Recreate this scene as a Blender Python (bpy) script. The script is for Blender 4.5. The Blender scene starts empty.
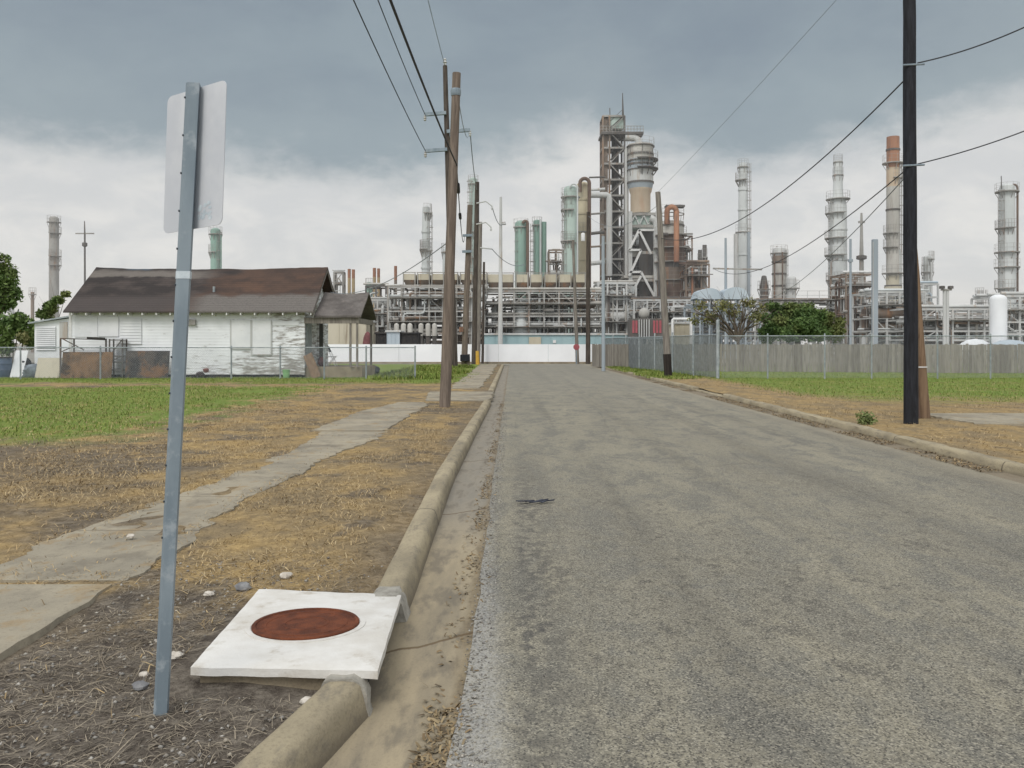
import bpy, math, random
import numpy as np
from mathutils import Vector, noise as mnoise
random.seed(7); rng = np.random.default_rng(11)
scn = bpy.context.scene
COL = scn.collection
F, CX, HY, EYE, GZ = 850.0, 512.0, 344.0, 1.6, 0.09      # measured camera constants, land level
def X(px, Y): return (px - CX) / F * Y
def Z(py, Y): return EYE - (py - HY) / F * Y
def P(px, py, Y): return (X(px, Y), Y, Z(py, Y))
def GY(py, z=GZ): return (EYE - z) * F / (py - HY)

# ------------------------------------------------------------------ node helpers
class NG:
    def __init__(s, tree): s.t = tree; s.nodes = tree.nodes; s.links = tree.links
    def n(s, ty, **kw):
        nd = s.nodes.new(ty)
        for k, v in kw.items(): setattr(nd, k, v)
        return nd
    def put(s, sock, val):
        if hasattr(val, 'is_output'): s.links.new(val, sock)
        else:
            try: sock.default_value = val
            except Exception: sock.default_value = tuple(val) + (1.0,)
    def math(s, op, a, b=0.0, c=None, clamp=False):
        nd = s.n('ShaderNodeMath', operation=op, use_clamp=clamp)
        s.put(nd.inputs[0], a); s.put(nd.inputs[1], b)
        if c is not None: s.put(nd.inputs[2], c)
        return nd.outputs[0]
    def mix(s, fac, a, b, mode='MIX'):
        nd = s.n('ShaderNodeMix', data_type='RGBA', blend_type=mode)
        s.put(nd.inputs[0], fac); s.put(nd.inputs[6], a if hasattr(a, 'is_output') else tuple(a)[:3] + (1,))
        s.put(nd.inputs[7], b if hasattr(b, 'is_output') else tuple(b)[:3] + (1,))
        return nd.outputs[2]
    def step(s, v, lo, hi):                                   # smoothstep, works reversed too
        nd = s.n('ShaderNodeMapRange', interpolation_type='SMOOTHSTEP')
        inv = lo > hi
        s.put(nd.inputs[0], v)
        nd.inputs[1].default_value, nd.inputs[2].default_value = (hi, lo) if inv else (lo, hi)
        nd.inputs[3].default_value, nd.inputs[4].default_value = (1, 0) if inv else (0, 1)
        return nd.outputs[0]
    def vec(s, v, scale=(1, 1, 1)):
        nd = s.n('ShaderNodeMapping'); s.put(nd.inputs[0], v); nd.inputs[3].default_value = scale
        return nd.outputs[0]
    def noise(s, v, scale, detail=4, rough=.55, dist=0):
        nd = s.n('ShaderNodeTexNoise'); s.put(nd.inputs['Vector'], v)
        nd.inputs['Scale'].default_value = scale; nd.inputs['Detail'].default_value = detail
        nd.inputs['Roughness'].default_value = rough; nd.inputs['Distortion'].default_value = dist
        return nd.outputs[0]
    def bump(s, h, strength=.3, dist=.02):
        nd = s.n('ShaderNodeBump'); s.put(nd.inputs['Height'], h)
        nd.inputs['Strength'].default_value = strength; nd.inputs['Distance'].default_value = dist
        return nd.outputs[0]
def new_mat(name):
    m = bpy.data.materials.new(name); m.use_nodes = True
    g = NG(m.node_tree); b = g.nodes['Principled BSDF']
    b.inputs['Specular IOR Level'].default_value = .25
    pos = g.n('ShaderNodeNewGeometry').outputs['Position']
    return m, g, b, pos
def S(r, g, b):                                              # sRGB 0-255 to linear
    f = lambda c: c / 255 / 12.92 if c / 255 <= .04045 else ((c / 255 + .055) / 1.055) ** 2.4
    return (f(r), f(g), f(b))
def mat(name, c1, c2, scale=3, stretch=(1, 1, 1), lo=.35, hi=.65, rough=.8, metal=0, bump=0, bscale=30, c3=None, s3=2, st3=(1, 1, 1), t3=(.55, .7), fine=0):
    m, g, b, pos = new_mat(name)
    n1 = g.noise(g.vec(pos, stretch), scale, 6, .6)
    col = g.mix(g.step(n1, lo, hi), c1, c2)
    if c3:
        n3 = g.noise(g.vec(pos, st3), s3, 7, .65)
        col = g.mix(g.step(n3, *t3), col, c3)
    if fine:
        nf = g.noise(pos, fine, 3, .7)
        col = g.mix(g.math('MULTIPLY', g.step(nf, .35, .75), .5), col, g.mix(.5, col, (0.02, .02, .02)))
    g.put(b.inputs['Base Color'], col); b.inputs['Roughness'].default_value = rough; b.inputs['Metallic'].default_value = metal
    if bump: g.put(b.inputs['Normal'], g.bump(g.noise(pos, bscale, 5, .6), bump, .01))
    return m

# ------------------------------------------------------------------ mesh helpers
class MB:
    def __init__(s): s.v = []; s.f = []
    def add(s, vs, fs):
        o = len(s.v); s.v += [tuple(p) for p in vs]; s.f += [tuple(i + o for i in f) for f in fs]; return s
    def box(s, x0, x1, y0, y1, z0, z1):
        return s.add([(x0, y0, z0), (x1, y0, z0), (x1, y1, z0), (x0, y1, z0), (x0, y0, z1), (x1, y0, z1), (x1, y1, z1), (x0, y1, z1)],
                     [(3, 2, 1, 0), (4, 5, 6, 7), (0, 1, 5, 4), (1, 2, 6, 5), (2, 3, 7, 6), (3, 0, 4, 7)])
    def cbox(s, x0, x1, y0, y1, z0, z1, c=.01):              # box with chamfered top and vertical edges
        def ring(x0, x1, y0, y1, z): return [(x0 + c, y0, z), (x1 - c, y0, z), (x1, y0 + c, z), (x1, y1 - c, z), (x1 - c, y1, z), (x0 + c, y1, z), (x0, y1 - c, z), (x0, y0 + c, z)]
        vs = ring(x0, x1, y0, y1, z0) + ring(x0, x1, y0, y1, z1 - c) + ring(x0 + c, x1 - c, y0 + c, y1 - c, z1)
        fs = [tuple(range(7, -1, -1)), tuple(range(16, 24))]
        for r in (0, 8):
            for i in range(8): fs.append((r + i, r + (i + 1) % 8, r + 8 + (i + 1) % 8, r + 8 + i))
        return s.add(vs, fs)
    def bar(s, p, q, w, h=None, up=(0, 0, 1)):
        p, q = Vector(p), Vector(q); d = (q - p).normalized(); h = h or w
        u = Vector(up)
        if abs(d.dot(u)) > .95: u = Vector((1, 0, 0))
        a = d.cross(u).normalized() * w / 2; b = a.cross(d).normalized() * h / 2
        vs = [p - a - b, p + a - b, p + a + b, p - a + b, q - a - b, q + a - b, q + a + b, q - a + b]
        return s.add(vs, [(3, 2, 1, 0), (4, 5, 6, 7), (0, 1, 5, 4), (1, 2, 6, 5), (2, 3, 7, 6), (3, 0, 4, 7)])
    def tube(s, pts, r, n=8, cap=True):
        pts = [Vector(p) for p in pts]; m = len(pts)
        rs = [r] * m if not isinstance(r, (list, tuple)) else r
        vs = []; fs = []; ref = None
        for i, p in enumerate(pts):
            d = (pts[min(i + 1, m - 1)] - pts[max(i - 1, 0)]).normalized()
            if ref is None: ref = Vector((0, 0, 1)) if abs(d.z) < .9 else Vector((1, 0, 0))
            a = (ref - d * ref.dot(d)).normalized(); ref = a; b = d.cross(a)
            for k in range(n):
                t = 2 * math.pi * k / n; vs.append(p + (a * math.cos(t) + b * math.sin(t)) * rs[i])
        for i in range(m - 1):
            for k in range(n):
                fs.append((i * n + k, i * n + (k + 1) % n, (i + 1) * n + (k + 1) % n, (i + 1) * n + k))
        if cap: fs += [tuple(range(n - 1, -1, -1)), tuple(range((m - 1) * n, m * n))]
        return s.add(vs, fs)
    def lathe(s, prof, cx, cy, n=20):                        # prof [(r,z)] bottom to top
        vs = []; fs = []; m = len(prof)
        for r, z in prof:
            for k in range(n):
                t = 2 * math.pi * k / n; vs.append((cx + r * math.cos(t), cy + r * math.sin(t), z))
        for i in range(m - 1):
            for k in range(n): fs.append((i * n + k, i * n + (k + 1) % n, (i + 1) * n + (k + 1) % n, (i + 1) * n + k))
        fs += [tuple(range(n - 1, -1, -1)), tuple(range((m - 1) * n, m * n))]
        return s.add(vs, fs)
    def ring(s, cx, cy, r0, r1, z0, z1, n=18, a0=0, a1=2 * math.pi):
        full = abs(a1 - a0 - 2 * math.pi) < 1e-6; k = n if full else n + 1; vs = []; fs = []
        for i in range(k):
            t = a0 + (a1 - a0) * i / n; c, q = math.cos(t), math.sin(t)
            vs += [(cx + r0 * c, cy + r0 * q, z0), (cx + r1 * c, cy + r1 * q, z0), (cx + r1 * c, cy + r1 * q, z1), (cx + r0 * c, cy + r0 * q, z1)]
        for i in range(n):
            a = 4 * i; b = 4 * ((i + 1) % k)
            for j in range(4): fs.append((a + j, b + j, b + (j + 1) % 4, a + (j + 1) % 4))
        if not full: fs += [(0, 1, 2, 3), (4 * k - 1, 4 * k - 2, 4 * k - 3, 4 * k - 4)]
        return s.add(vs, fs)
    def build(s, name, m, parent=None, smooth=False, loc=None, ang=40):
        me = bpy.data.meshes.new(name)
        if parent is not None: L = Vector(parent['_o'])
        elif loc is not None: L = Vector(loc)
        else:
            a = np.array(s.v); L = Vector(((a[:, 0].min() + a[:, 0].max()) / 2, (a[:, 1].min() + a[:, 1].max()) / 2, a[:, 2].min()))
        me.from_pydata([(p[0] - L.x, p[1] - L.y, p[2] - L.z) for p in s.v], [], s.f); me.update()
        if smooth:
            me.polygons.foreach_set('use_smooth', [True] * len(me.polygons))
            me.set_sharp_from_angle(angle=math.radians(ang))
        me.materials.append(m)
        o = bpy.data.objects.new(name, me); COL.objects.link(o)
        if parent is not None: o.parent = parent
        else: o.location = L
        o['_o'] = tuple(L)
        return o
ROOTS = []
def thing(name, label, cat, loc, group=None):
    o = bpy.data.objects.new(name, None); COL.objects.link(o); o.location = loc; o.empty_display_size = .2
    o['_o'] = tuple(loc); o['label'] = label; o['category'] = cat
    if group: o['group'] = group
    return o
def tag(o, label, cat, group=None, kind=None):
    o['label'] = label; o['category'] = cat
    if group: o['group'] = group
    if kind: o['kind'] = kind
    return o
def struct(o): o['kind'] = 'structure'; return o
def copy_tree(o, dx, parent=None):
    c = o.copy(); COL.objects.link(c)
    if parent is None: c.location = o.location + Vector(dx)
    else: c.parent = parent
    for ch in list(o.children): copy_tree(ch, dx, c)
    return c
def fbm(x, y, s, o=4): return mnoise.fractal(Vector((x * s, y * s, 3.7)), 1.0, 2.0, o)
def raw_mesh(name, verts, faces_tri, m, loc=(0, 0, 0)):      # numpy triangles
    me = bpy.data.meshes.new(name); nv = len(verts); nf = len(faces_tri)
    me.vertices.add(nv); me.vertices.foreach_set('co', np.asarray(verts, dtype=np.float32).ravel())
    me.loops.add(nf * 3); me.loops.foreach_set('vertex_index', np.asarray(faces_tri, dtype=np.int32).ravel())
    me.polygons.add(nf); me.polygons.foreach_set('loop_start', np.arange(0, nf * 3, 3, dtype=np.int32))
    me.update(calc_edges=True); me.validate(); me.materials.append(m)
    o = bpy.data.objects.new(name, me); COL.objects.link(o); o.location = loc; return o

# ------------------------------------------------------------------ camera, world, sun
cam = bpy.data.cameras.new('camera'); cam.sensor_width = 36; cam.lens = F / 1024 * 36
cam.shift_y = -40 / 1024; cam.clip_end = 4000; cam.clip_start = .05
co = bpy.data.objects.new('camera', cam); COL.objects.link(co); co.location = (0, 0, EYE); co.rotation_euler = (math.radians(90), 0, 0)
scn.camera = co
scn.view_settings.view_transform = 'Standard'; scn.view_settings.look = 'None'; scn.view_settings.exposure = 0
SUN_EL, SUN_AZ = math.radians(48), math.radians(205)         # high and behind the viewer, slightly left
sun = bpy.data.lights.new('sun', 'SUN'); sun.energy = 1.6; sun.angle = math.radians(24); sun.color = (1, .97, .92)
so = bpy.data.objects.new('sun', sun); COL.objects.link(so); so.location = (0, -20, 40)
d = Vector((math.sin(SUN_AZ) * math.cos(SUN_EL), math.cos(SUN_AZ) * math.cos(SUN_EL), math.sin(SUN_EL)))
so.rotation_euler = d.to_track_quat('Z', 'Y').to_euler()
w = bpy.data.worlds.new('World'); scn.world = w; w.use_nodes = True
g = NG(w.node_tree); bg = g.nodes['Background']
sky = g.n('ShaderNodeTexSky', sky_type='NISHITA', sun_disc=False); sky.sun_elevation = SUN_EL; sky.sun_rotation = SUN_AZ
dv = g.n('ShaderNodeTexCoord').outputs['Generated']
sp = g.n('ShaderNodeSeparateXYZ'); g.put(sp.inputs[0], dv); dx, dy, dz = sp.outputs
big = g.noise(g.vec(dv, (3.2, 3.2, 8)), 1.0, 5, .55, .3)
med = g.noise(g.vec(dv, (9, 9, 20)), 1.0, 6, .6, .4)
fin = g.noise(g.vec(dv, (26, 26, 50)), 1.0, 6, .62, .3)
base = g.n('ShaderNodeFloatCurve'); cv = base.mapping.curves[0]      # height of the storm cloud's ragged lower edge by compass direction
pts = [(0, .2), (.245, .192), (.37, .185), (.435, .178), (.5, .205), (.525, .225), (.54, .24), (.56, .225), (.58, .21), (.62, .19), (.685, .2), (.75, .235), (1, .25)]
cv.points[0].location = pts[0]; cv.points[1].location = pts[-1]
for p_ in pts[1:-1]: cv.points.new(*p_)
base.mapping.update(); g.put(base.inputs['Value'], g.math('MULTIPLY_ADD', dx, .5, .5))
e = g.math('SUBTRACT', dz, base.outputs[0])
e = g.math('ADD', e, g.math('MULTIPLY', g.math('SUBTRACT', med, .5), .085))
e = g.math('ADD', e, g.math('MULTIPLY', g.math('SUBTRACT', fin, .5), .05))
dark = g.step(e, -.025, .045)
low = g.mix(g.step(med, .35, .72), S(212, 213, 213), S(233, 231, 227))
low = g.mix(g.math('MULTIPLY', g.step(dz, .10, -.02), .55), low, S(228, 222, 216))
hi_ = g.mix(g.step(big, .35, .65), S(118, 134, 148), S(134, 150, 160))
hi_ = g.mix(g.math('MULTIPLY', g.step(e, .16, .02), .55), hi_, S(160, 173, 177))
cl = g.mix(dark, low, hi_)
up = g.math('MAXIMUM', g.step(dz, .42, .68), g.step(dy, .15, -.35))       # thinner, brighter cloud overhead and behind
cl = g.mix(up, cl, (1.0, 1.02, 1.04))
cl = g.mix(.06, cl, g.mix(1, sky.outputs[0], (.10, .10, .10), 'MULTIPLY'))
g.put(bg.inputs[0], cl); bg.inputs[1].default_value = 1.0
scn.cycles.use_denoising = True
scn.cycles.max_bounces = 5; scn.cycles.transparent_max_bounces = 12; scn.cycles.volume_bounces = 1

# ------------------------------------------------------------------ palette
M = {}
M['galv'] = mat('galvanised', S(140, 152, 160), S(122, 135, 144), 6, (1, 1, .3), rough=.55, metal=.2, bump=.05, c3=S(158, 167, 173), s3=9)
M['galv_light'] = mat('galvanised_light', S(170, 176, 178), S(140, 148, 152), 5, rough=.6, metal=.2)
M['alu'] = mat('sign_back', S(206, 209, 213), S(194, 198, 204), 4, rough=.5, metal=.15, c3=S(168, 172, 178), s3=7, st3=(1, 1, .4), t3=(.62, .8))
M['tape'] = mat('reflective_tape', S(205, 215, 220), S(180, 192, 200), 20, rough=.4)
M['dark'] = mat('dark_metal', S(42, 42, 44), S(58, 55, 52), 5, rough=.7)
M['hole'] = mat('bolt_metal', S(60, 66, 72), S(80, 86, 92), 15, rough=.6, metal=.4)
M['white'] = mat('white_paint', S(222, 222, 220), S(206, 206, 204), 2, rough=.6, c3=S(176, 172, 165), s3=5, t3=(.62, .85))
M['whitewall'] = mat('white_wall_paint', S(246, 247, 249), S(240, 241, 243), .5, rough=.7, c3=S(226, 226, 225), s3=.8, st3=(1, 1, .3), t3=(.6, .85))
M['slab'] = mat('painted_slab', S(218, 216, 211), S(202, 198, 190), 3.5, rough=.75, bump=.25, bscale=70, c3=S(172, 162, 146), s3=5.2, t3=(.54, .76))
M['rustlid'] = mat('rusted_iron', S(128, 74, 50), S(94, 56, 42), 9, rough=.95, bump=.9, bscale=140, c3=S(132, 80, 56), s3=22, t3=(.58, .78), fine=120)
M['mortar'] = mat('grey_mortar', S(166, 162, 152), S(140, 136, 127), 14, rough=.95, bump=.8, bscale=50)
M['conc'] = mat('concrete', S(160, 148, 126), S(136, 124, 104), 1.6, rough=.92, bump=.35, bscale=90, c3=S(108, 99, 84), s3=3.2, t3=(.58, .8), fine=70)
M['wood'] = mat('pole_wood', S(130, 118, 107), S(102, 92, 84), 5, (3, 3, .25), rough=.95, bump=.6, bscale=25, c3=S(82, 73, 66), s3=8, st3=(4, 4, .2), t3=(.55, .75))
M['wood_dark'] = mat('creosote_wood', S(58, 52, 48), S(40, 36, 35), 4, (3, 3, .3), rough=.95, bump=.4, c3=S(86, 76, 68), s3=6, st3=(4, 4, .2), t3=(.6, .8))
M['wood_mid'] = mat('weathered_dark_wood', S(92, 84, 77), S(66, 60, 56), 4, (3, 3, .3), rough=.95, bump=.4, c3=S(112, 102, 93), s3=6, st3=(4, 4, .2), t3=(.58, .78))
M['wood_brown'] = mat('brown_pole_wood', S(136, 114, 92), S(114, 94, 76), 5, (3, 3, .25), rough=.95, bump=.6, c3=S(78, 58, 44), s3=8, st3=(4, 4, .15), t3=(.56, .72))
M['wood_grey'] = mat('grey_pole_wood', S(140, 134, 126), S(112, 106, 100), 5, (3, 3, .25), rough=.95, bump=.5)
M['black'] = mat('black_coating', S(28, 29, 33), S(42, 44, 50), 9, (2, 2, .25), rough=.7, bump=.5, c3=S(52, 54, 60), s3=16, st3=(2, 2, .3), t3=(.56, .74))
M['cable'] = mat('cable', S(52, 54, 58), S(66, 68, 70), 3, rough=.7)
M['cable_thin'] = mat('cable_thin', S(122, 130, 137), S(136, 143, 149), 3, rough=.7)
def ind(name, a, b, rust=S(140, 98, 68), t=(.53, .74)):
    return mat(name, a, b, .35, (1, 1, .35), rough=.7, c3=rust, s3=.7, st3=(2.2, 2.2, .22), t3=t)
M['steel'] = ind('plant_steel', S(164, 162, 157), S(132, 129, 124), S(146, 114, 90))
M['steel_d'] = ind('plant_steel_dark', S(104, 101, 98), S(80, 77, 74), S(112, 88, 72))
M['steel_l'] = ind('plant_steel_light', S(198, 199, 197), S(178, 179, 177), S(168, 150, 132))
M['pale'] = ind('pale_column', S(205, 208, 207), S(186, 190, 189), S(168, 158, 144), (.6, .85))
M['pgreen'] = ind('pale_green', S(182, 197, 189), S(162, 179, 171), S(160, 150, 130), (.62, .85))
M['green'] = ind('sea_green', S(140, 168, 156), S(124, 154, 142), S(128, 126, 114), (.64, .85))
M['tan'] = ind('tan_column', S(194, 184, 158), S(172, 161, 136), S(146, 124, 102))
M['rust'] = ind('rust_brown', S(110, 92, 80), S(86, 70, 62), S(138, 100, 74))
M['orange'] = ind('orange_rust', S(166, 120, 92), S(142, 100, 78), S(112, 88, 76), (.48, .68))
M['peach'] = ind('peach_vessel', S(196, 178, 154), S(180, 164, 144), S(176, 146, 122), (.5, .75))
M['brownmix'] = ind('brown_stained', S(138, 124, 111), S(102, 90, 81), S(152, 114, 84), (.5, .7))
M['conc_l'] = ind('plant_concrete', S(190, 187, 180), S(170, 167, 160), S(144, 136, 126))
M['beige'] = ind('beige_panel', S(196, 189, 170), S(178, 170, 150), S(142, 130, 112), (.55, .75))
M['teal'] = ind('teal_panel', S(156, 180, 183), S(144, 170, 174), S(150, 160, 158), (.64, .85))
M['blue_l'] = ind('light_blue_sheet', S(182, 193, 200), S(170, 182, 190), S(164, 170, 172), (.64, .85))
M['bluegrey'] = ind('blue_grey_post', S(158, 167, 173), S(146, 155, 162), S(138, 144, 148), (.64, .85))
M['red'] = mat('red_panel', S(164, 92, 98), S(148, 80, 86), 1, rough=.6)
M['yellow'] = mat('yellow_plastic', S(206, 166, 72), S(186, 146, 62), 4, rough=.6)
M['ystack'] = ind('ochre_stack', S(178, 158, 122), S(158, 138, 106), S(130, 110, 88), (.55, .75))
# ------------------------------------------------------------------ ground, road, kerbs
def grid_mesh(name, xs, ys, zf, m):
    vs = [(x, y, zf(x, y)) for y in ys for x in xs]; n = len(xs)
    fs = [(j * n + i, j * n + i + 1, (j + 1) * n + i + 1, (j + 1) * n + i) for j in range(len(ys) - 1) for i in range(n - 1)]
    b = MB(); b.v = vs; b.f = fs
    o = b.build(name, m, smooth=True, loc=(0, 0, 0), ang=180); return struct(o)
def geo(a, b, s0, k):
    out = [a]; s = s0; sg = 1 if b > a else -1
    while abs(out[-1] - a) < abs(b - a): out.append(out[-1] + sg * s); s *= k
    out[-1] = b; return out
def land_material(name, left):
    m, g, b, pos = new_mat(name)
    sp = g.n('ShaderNodeSeparateXYZ'); g.put(sp.inputs[0], pos); x, y, z = sp.outputs
    nb = g.noise(pos, .35, 4); nm = g.noise(g.vec(pos, (1, .7, 1)), 1.6, 6, .62); nf = g.noise(pos, 9, 6, .7); nu = g.noise(g.vec(pos, (1, .6, 1)), 55, 4, .7)
    dry = g.mix(g.step(nf, .35, .68), S(152, 130, 92), S(186, 160, 114))
    dry = g.mix(g.step(nm, .38, .66), g.mix(g.step(nf, .3, .7), S(128, 114, 92), S(150, 133, 104)), dry)
    dirt = g.mix(g.step(nf, .35, .7), S(86, 79, 72), S(130, 122, 111))
    grn = g.mix(g.step(nf, .3, .7), S(98, 118, 56), S(130, 146, 80)); grn = g.mix(g.step(nm, .45, .75), grn, S(140, 138, 80))
    wob = g.math('MULTIPLY', g.math('SUBTRACT', nm, .5), 6.0); wob2 = g.math('MULTIPLY', g.math('SUBTRACT', nb, .5), 8.0)
    xx = g.math('ADD', x, wob); yy = g.math('ADD', g.math('ADD', y, wob), wob2)
    if left:
        g1 = g.math('MULTIPLY', g.step(xx, -5.8, -7.6), g.math('MULTIPLY', g.step(yy, 11.5, 14.5), g.step(yy, 31.0, 29)))
        g2 = g.math('MULTIPLY', g.step(xx, -1.2, -2.6), g.step(yy, 32.0, 34))
        green = g.math('MAXIMUM', g1, g2)
        near = g.math('MULTIPLY', g.step(g.math('ADD', y, g.math('MULTIPLY', g.math('SUBTRACT', nm, .5), 4)), 5.7, 4.5), g.step(x, -2.9, -2.3))
        nq = g.noise(pos, 1.15, 5, .6); near = g.math('MAXIMUM', near, g.math('MULTIPLY', g.step(nq, .54, .64), .75)); patch = g.math('MAXIMUM', near, g.math('MULTIPLY', g.step(nb, .52, .64), .8))
        band = g.math('MULTIPLY', g.step(xx, -4.4, -5.2), g.math('MULTIPLY', g.step(yy, 9.0, 10.5), g.step(yy, 14, 12)))
        patch = g.math('MAXIMUM', patch, g.math('MULTIPLY', band, .7))
        edge = g.math('MULTIPLY', g.step(g.math('ADD', x, g.math('MULTIPLY', nm, .5)), -1.1, -.6), .55)
        patch = g.math('MAXIMUM', patch, edge)
    else:
        green = g.math('MULTIPLY', g.step(g.math('ADD', yy, g.math('MULTIPLY', x, .12)), 22.5, 27), g.math('MAXIMUM', g.step(x, 8.4, 9.4), g.step(y, 36, 42)))
        patch = g.math('MULTIPLY', g.step(nm, .56, .7), .6)
    col = g.mix(patch, dry, dirt); col = g.mix(green, col, grn)
    col = g.mix(g.math('MULTIPLY', g.step(nu, .52, .3), .6), col, g.mix(1, col, (.42, .40, .38), 'MULTIPLY'))
    g.put(b.inputs['Base Color'], col); b.inputs['Roughness'].default_value = 1; b.inputs['Specular IOR Level'].default_value = .05
    h = g.math('ADD', g.math('MULTIPLY', nu, .5), nf)
    g.put(b.inputs['Normal'], g.bump(h, .8, .035)); return m
def lz(x, y):                                                # left land, slightly uneven, scoured low near the drain
    h = GZ + .022 * fbm(x, y, .9) + .008 * fbm(x, y, 5)
    t = max(0, min(1, (5.8 - y) / .9)) * max(0, min(1, (x + 2.6) / .2))
    h -= .02 * t
    e = max(0, min(1, (-.86 - x) / .3)); h = h * e + (.088 - .035 * t) * (1 - e)
    return h if abs(x) < 40 and y < 90 else GZ
def rz(x, y): return (GZ + .03 * fbm(x, y, .6)) if x < 40 and 0 < y < 90 else GZ
M['base'] = mat('far_ground', S(150, 140, 115), S(130, 122, 102), .05, rough=1)
struct(MB().box(-1500, 1500, -200, 3000, -.6, -.10).build('ground', M['base'], loc=(0, 0, -.6)))
M['landl'] = land_material('left_land', True); M['landr'] = land_material('right_land', False)
YE = 63.6                                                      # the street ends here at a cross street
xs = geo(-.72, -420, .06, 1.045); ys = sorted(set([-12] + geo(1.0, YE, .06, 1.018) + geo(1.0, -12, .3, 1.3)))
o = grid_mesh('lawn', xs[::-1], ys, lz, M['landl'])
KPATH = [(-12, -1.9), (1, -1.2), (2.5, -.975), (3, -.865), (3.7, -.70), (5.2, -.705), (7.6, -.735), (10, -.76), (14.6, -.72), (21, -.64), (23, -.62), (64, -.62)]
for v in o.data.vertices:
    if v.co.x > -1.6:
        yv = v.co.y; k = next((a[1] + (b_[1] - a[1]) * (yv - a[0]) / (b_[0] - a[0]) for a, b_ in zip(KPATH, KPATH[1:]) if a[0] <= yv <= b_[0]), -.62)
        v.co.x += (k - .03 + .72) * max(0, min(1, (v.co.x + 1.6) / .88))
xs = geo(6.38, 420, .12, 1.06); ys = sorted(set([-12] + geo(8.0, YE, .12, 1.022) + geo(8.0, -12, .5, 1.2)))
grid_mesh('lawn', xs, ys, rz, M['landr'])
grid_mesh('yard', [-420, -60, -30, 0, 30, 60, 420], [YE + 5, 90, 120, 300, 900], lambda x, y: GZ, mat('plant_yard', S(150, 146, 138), S(128, 124, 116), .2, rough=1))
# road sheet
m, g, b, pos = new_mat('old_asphalt')
sp = g.n('ShaderNodeSeparateXYZ'); g.put(sp.inputs[0], pos); x, y, z = sp.outputs
nb = g.noise(g.vec(pos, (.7, .16, 1)), .9, 5, .6); nm = g.noise(g.vec(pos, (1, .45, 1)), 2.2, 7, .68, .6); nf = g.noise(pos, 62, 4, .75); ns = g.noise(pos, 120, 3, .8); nt = g.noise(g.vec(pos, (1, .7, 1)), 10, 6, .7)
vor = g.n('ShaderNodeTexVoronoi', feature='F1'); g.put(vor.inputs['Vector'], pos); vor.inputs['Scale'].default_value = 135
agg = vor.outputs['Color']; sa = g.n('ShaderNodeSeparateColor'); g.put(sa.inputs[0], agg)
tan_ = g.mix(g.step(nf, .3, .7), S(137, 132, 117), S(161, 154, 134))
gry = g.mix(g.step(nf, .3, .7), S(102, 100, 93), S(130, 127, 117))
col = g.mix(g.step(g.math('ADD', g.math('MULTIPLY', nm, .6), g.math('MULTIPLY', nt, .4)), .41, .58), gry, tan_)
dk = g.math('MULTIPLY', g.step(g.math('ADD', g.math('MULTIPLY', nt, .45), g.math('ADD', g.math('MULTIPLY', nm, .35), g.math('MULTIPLY', nb, .3))),   .53, .64), g.math('MULTIPLY_ADD', g.step(y, 16, 5), .6, .3))
col = g.mix(g.math('MULTIPLY', dk, .8), col, S(84, 82, 79))
spk = g.step(sa.outputs[0], .62, .92); nearf = g.math('MULTIPLY_ADD', g.step(y, 26, 4), .55, .12)
col = g.mix(g.math('MULTIPLY', spk, nearf), col, S(172, 166, 150))
col = g.mix(g.math('MULTIPLY', g.step(sa.outputs[1], .62, .9), g.math('MULTIPLY', nearf, 1.05)), col, S(58, 57, 56))
vc = g.n('ShaderNodeTexVoronoi', feature='DISTANCE_TO_EDGE'); dv2 = g.n('ShaderNodeVectorMath', operation='ADD'); g.put(dv2.inputs[0], pos)
g.put(dv2.inputs[1], g.mix(1, g.n('ShaderNodeTexNoise').outputs[1], (.5, .5, .5), 'MULTIPLY'))
g.put(vc.inputs['Vector'], g.vec(dv2.outputs[0], (.55, .38, 1))); vc.inputs['Scale'].default_value = 1.0
crk = g.math('MULTIPLY', g.step(vc.outputs['Distance'], .012, .003), g.step(nb, .42, .62)); col = g.mix(g.math('MULTIPLY', crk, .15), col, S(70, 68, 66))
ew = g.math('ADD', x, g.math('MULTIPLY', g.math('SUBTRACT', nt, .5), .16))                # pale limy strip along the broken edge
wst = g.math('MULTIPLY', g.step(g.math('ADD', ew, g.math('MULTIPLY', g.step(y, 2.8, 7.5), .15)), .06, -.12), g.math('MULTIPLY', g.math('MULTIPLY_ADD', g.step(y, 10, 5), .6, .4), g.math('MULTIPLY', g.step(y, 26, 9), g.step(nf, .3, .6))))
col = g.mix(g.math('MULTIPLY', wst, .62), col, S(172, 171, 168))
dks = g.math('MULTIPLY', g.math('MULTIPLY', g.step(ew, -.02, .1), g.step(ew, .55, .12)), g.math('MULTIPLY', g.step(y, 16, 5), g.step(nt, .42, .55)))
col = g.mix(g.math('MULTIPLY', dks, .55), col, S(80, 79, 78))
lng = g.noise(g.vec(pos, (1.5, .035, 1)), 1.0, 4, .55); col = g.mix(g.math('MULTIPLY', g.step(lng, .5, .62), .45), col, g.mix(1, col, (.68, .68, .70), 'MULTIPLY')); col = g.mix(g.math('MULTIPLY', g.step(lng, .46, .36), .4), col, g.mix(1, col, (1.22, 1.2, 1.14), 'MULTIPLY'))
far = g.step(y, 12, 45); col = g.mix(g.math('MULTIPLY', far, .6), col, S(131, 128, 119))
edr = g.step(x, 5.2, 5.8); col = g.mix(g.math('MULTIPLY', edr, .5), col, S(150, 142, 124))
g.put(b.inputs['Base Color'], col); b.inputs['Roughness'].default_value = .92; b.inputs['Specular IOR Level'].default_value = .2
hh = g.math('ADD', g.math('MULTIPLY', ns, .5), g.math('ADD', nf, g.math('MULTIPLY', crk, -1.5)))
g.put(b.inputs['Normal'], g.bump(hh, .55, .012)); M['road'] = m
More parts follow.
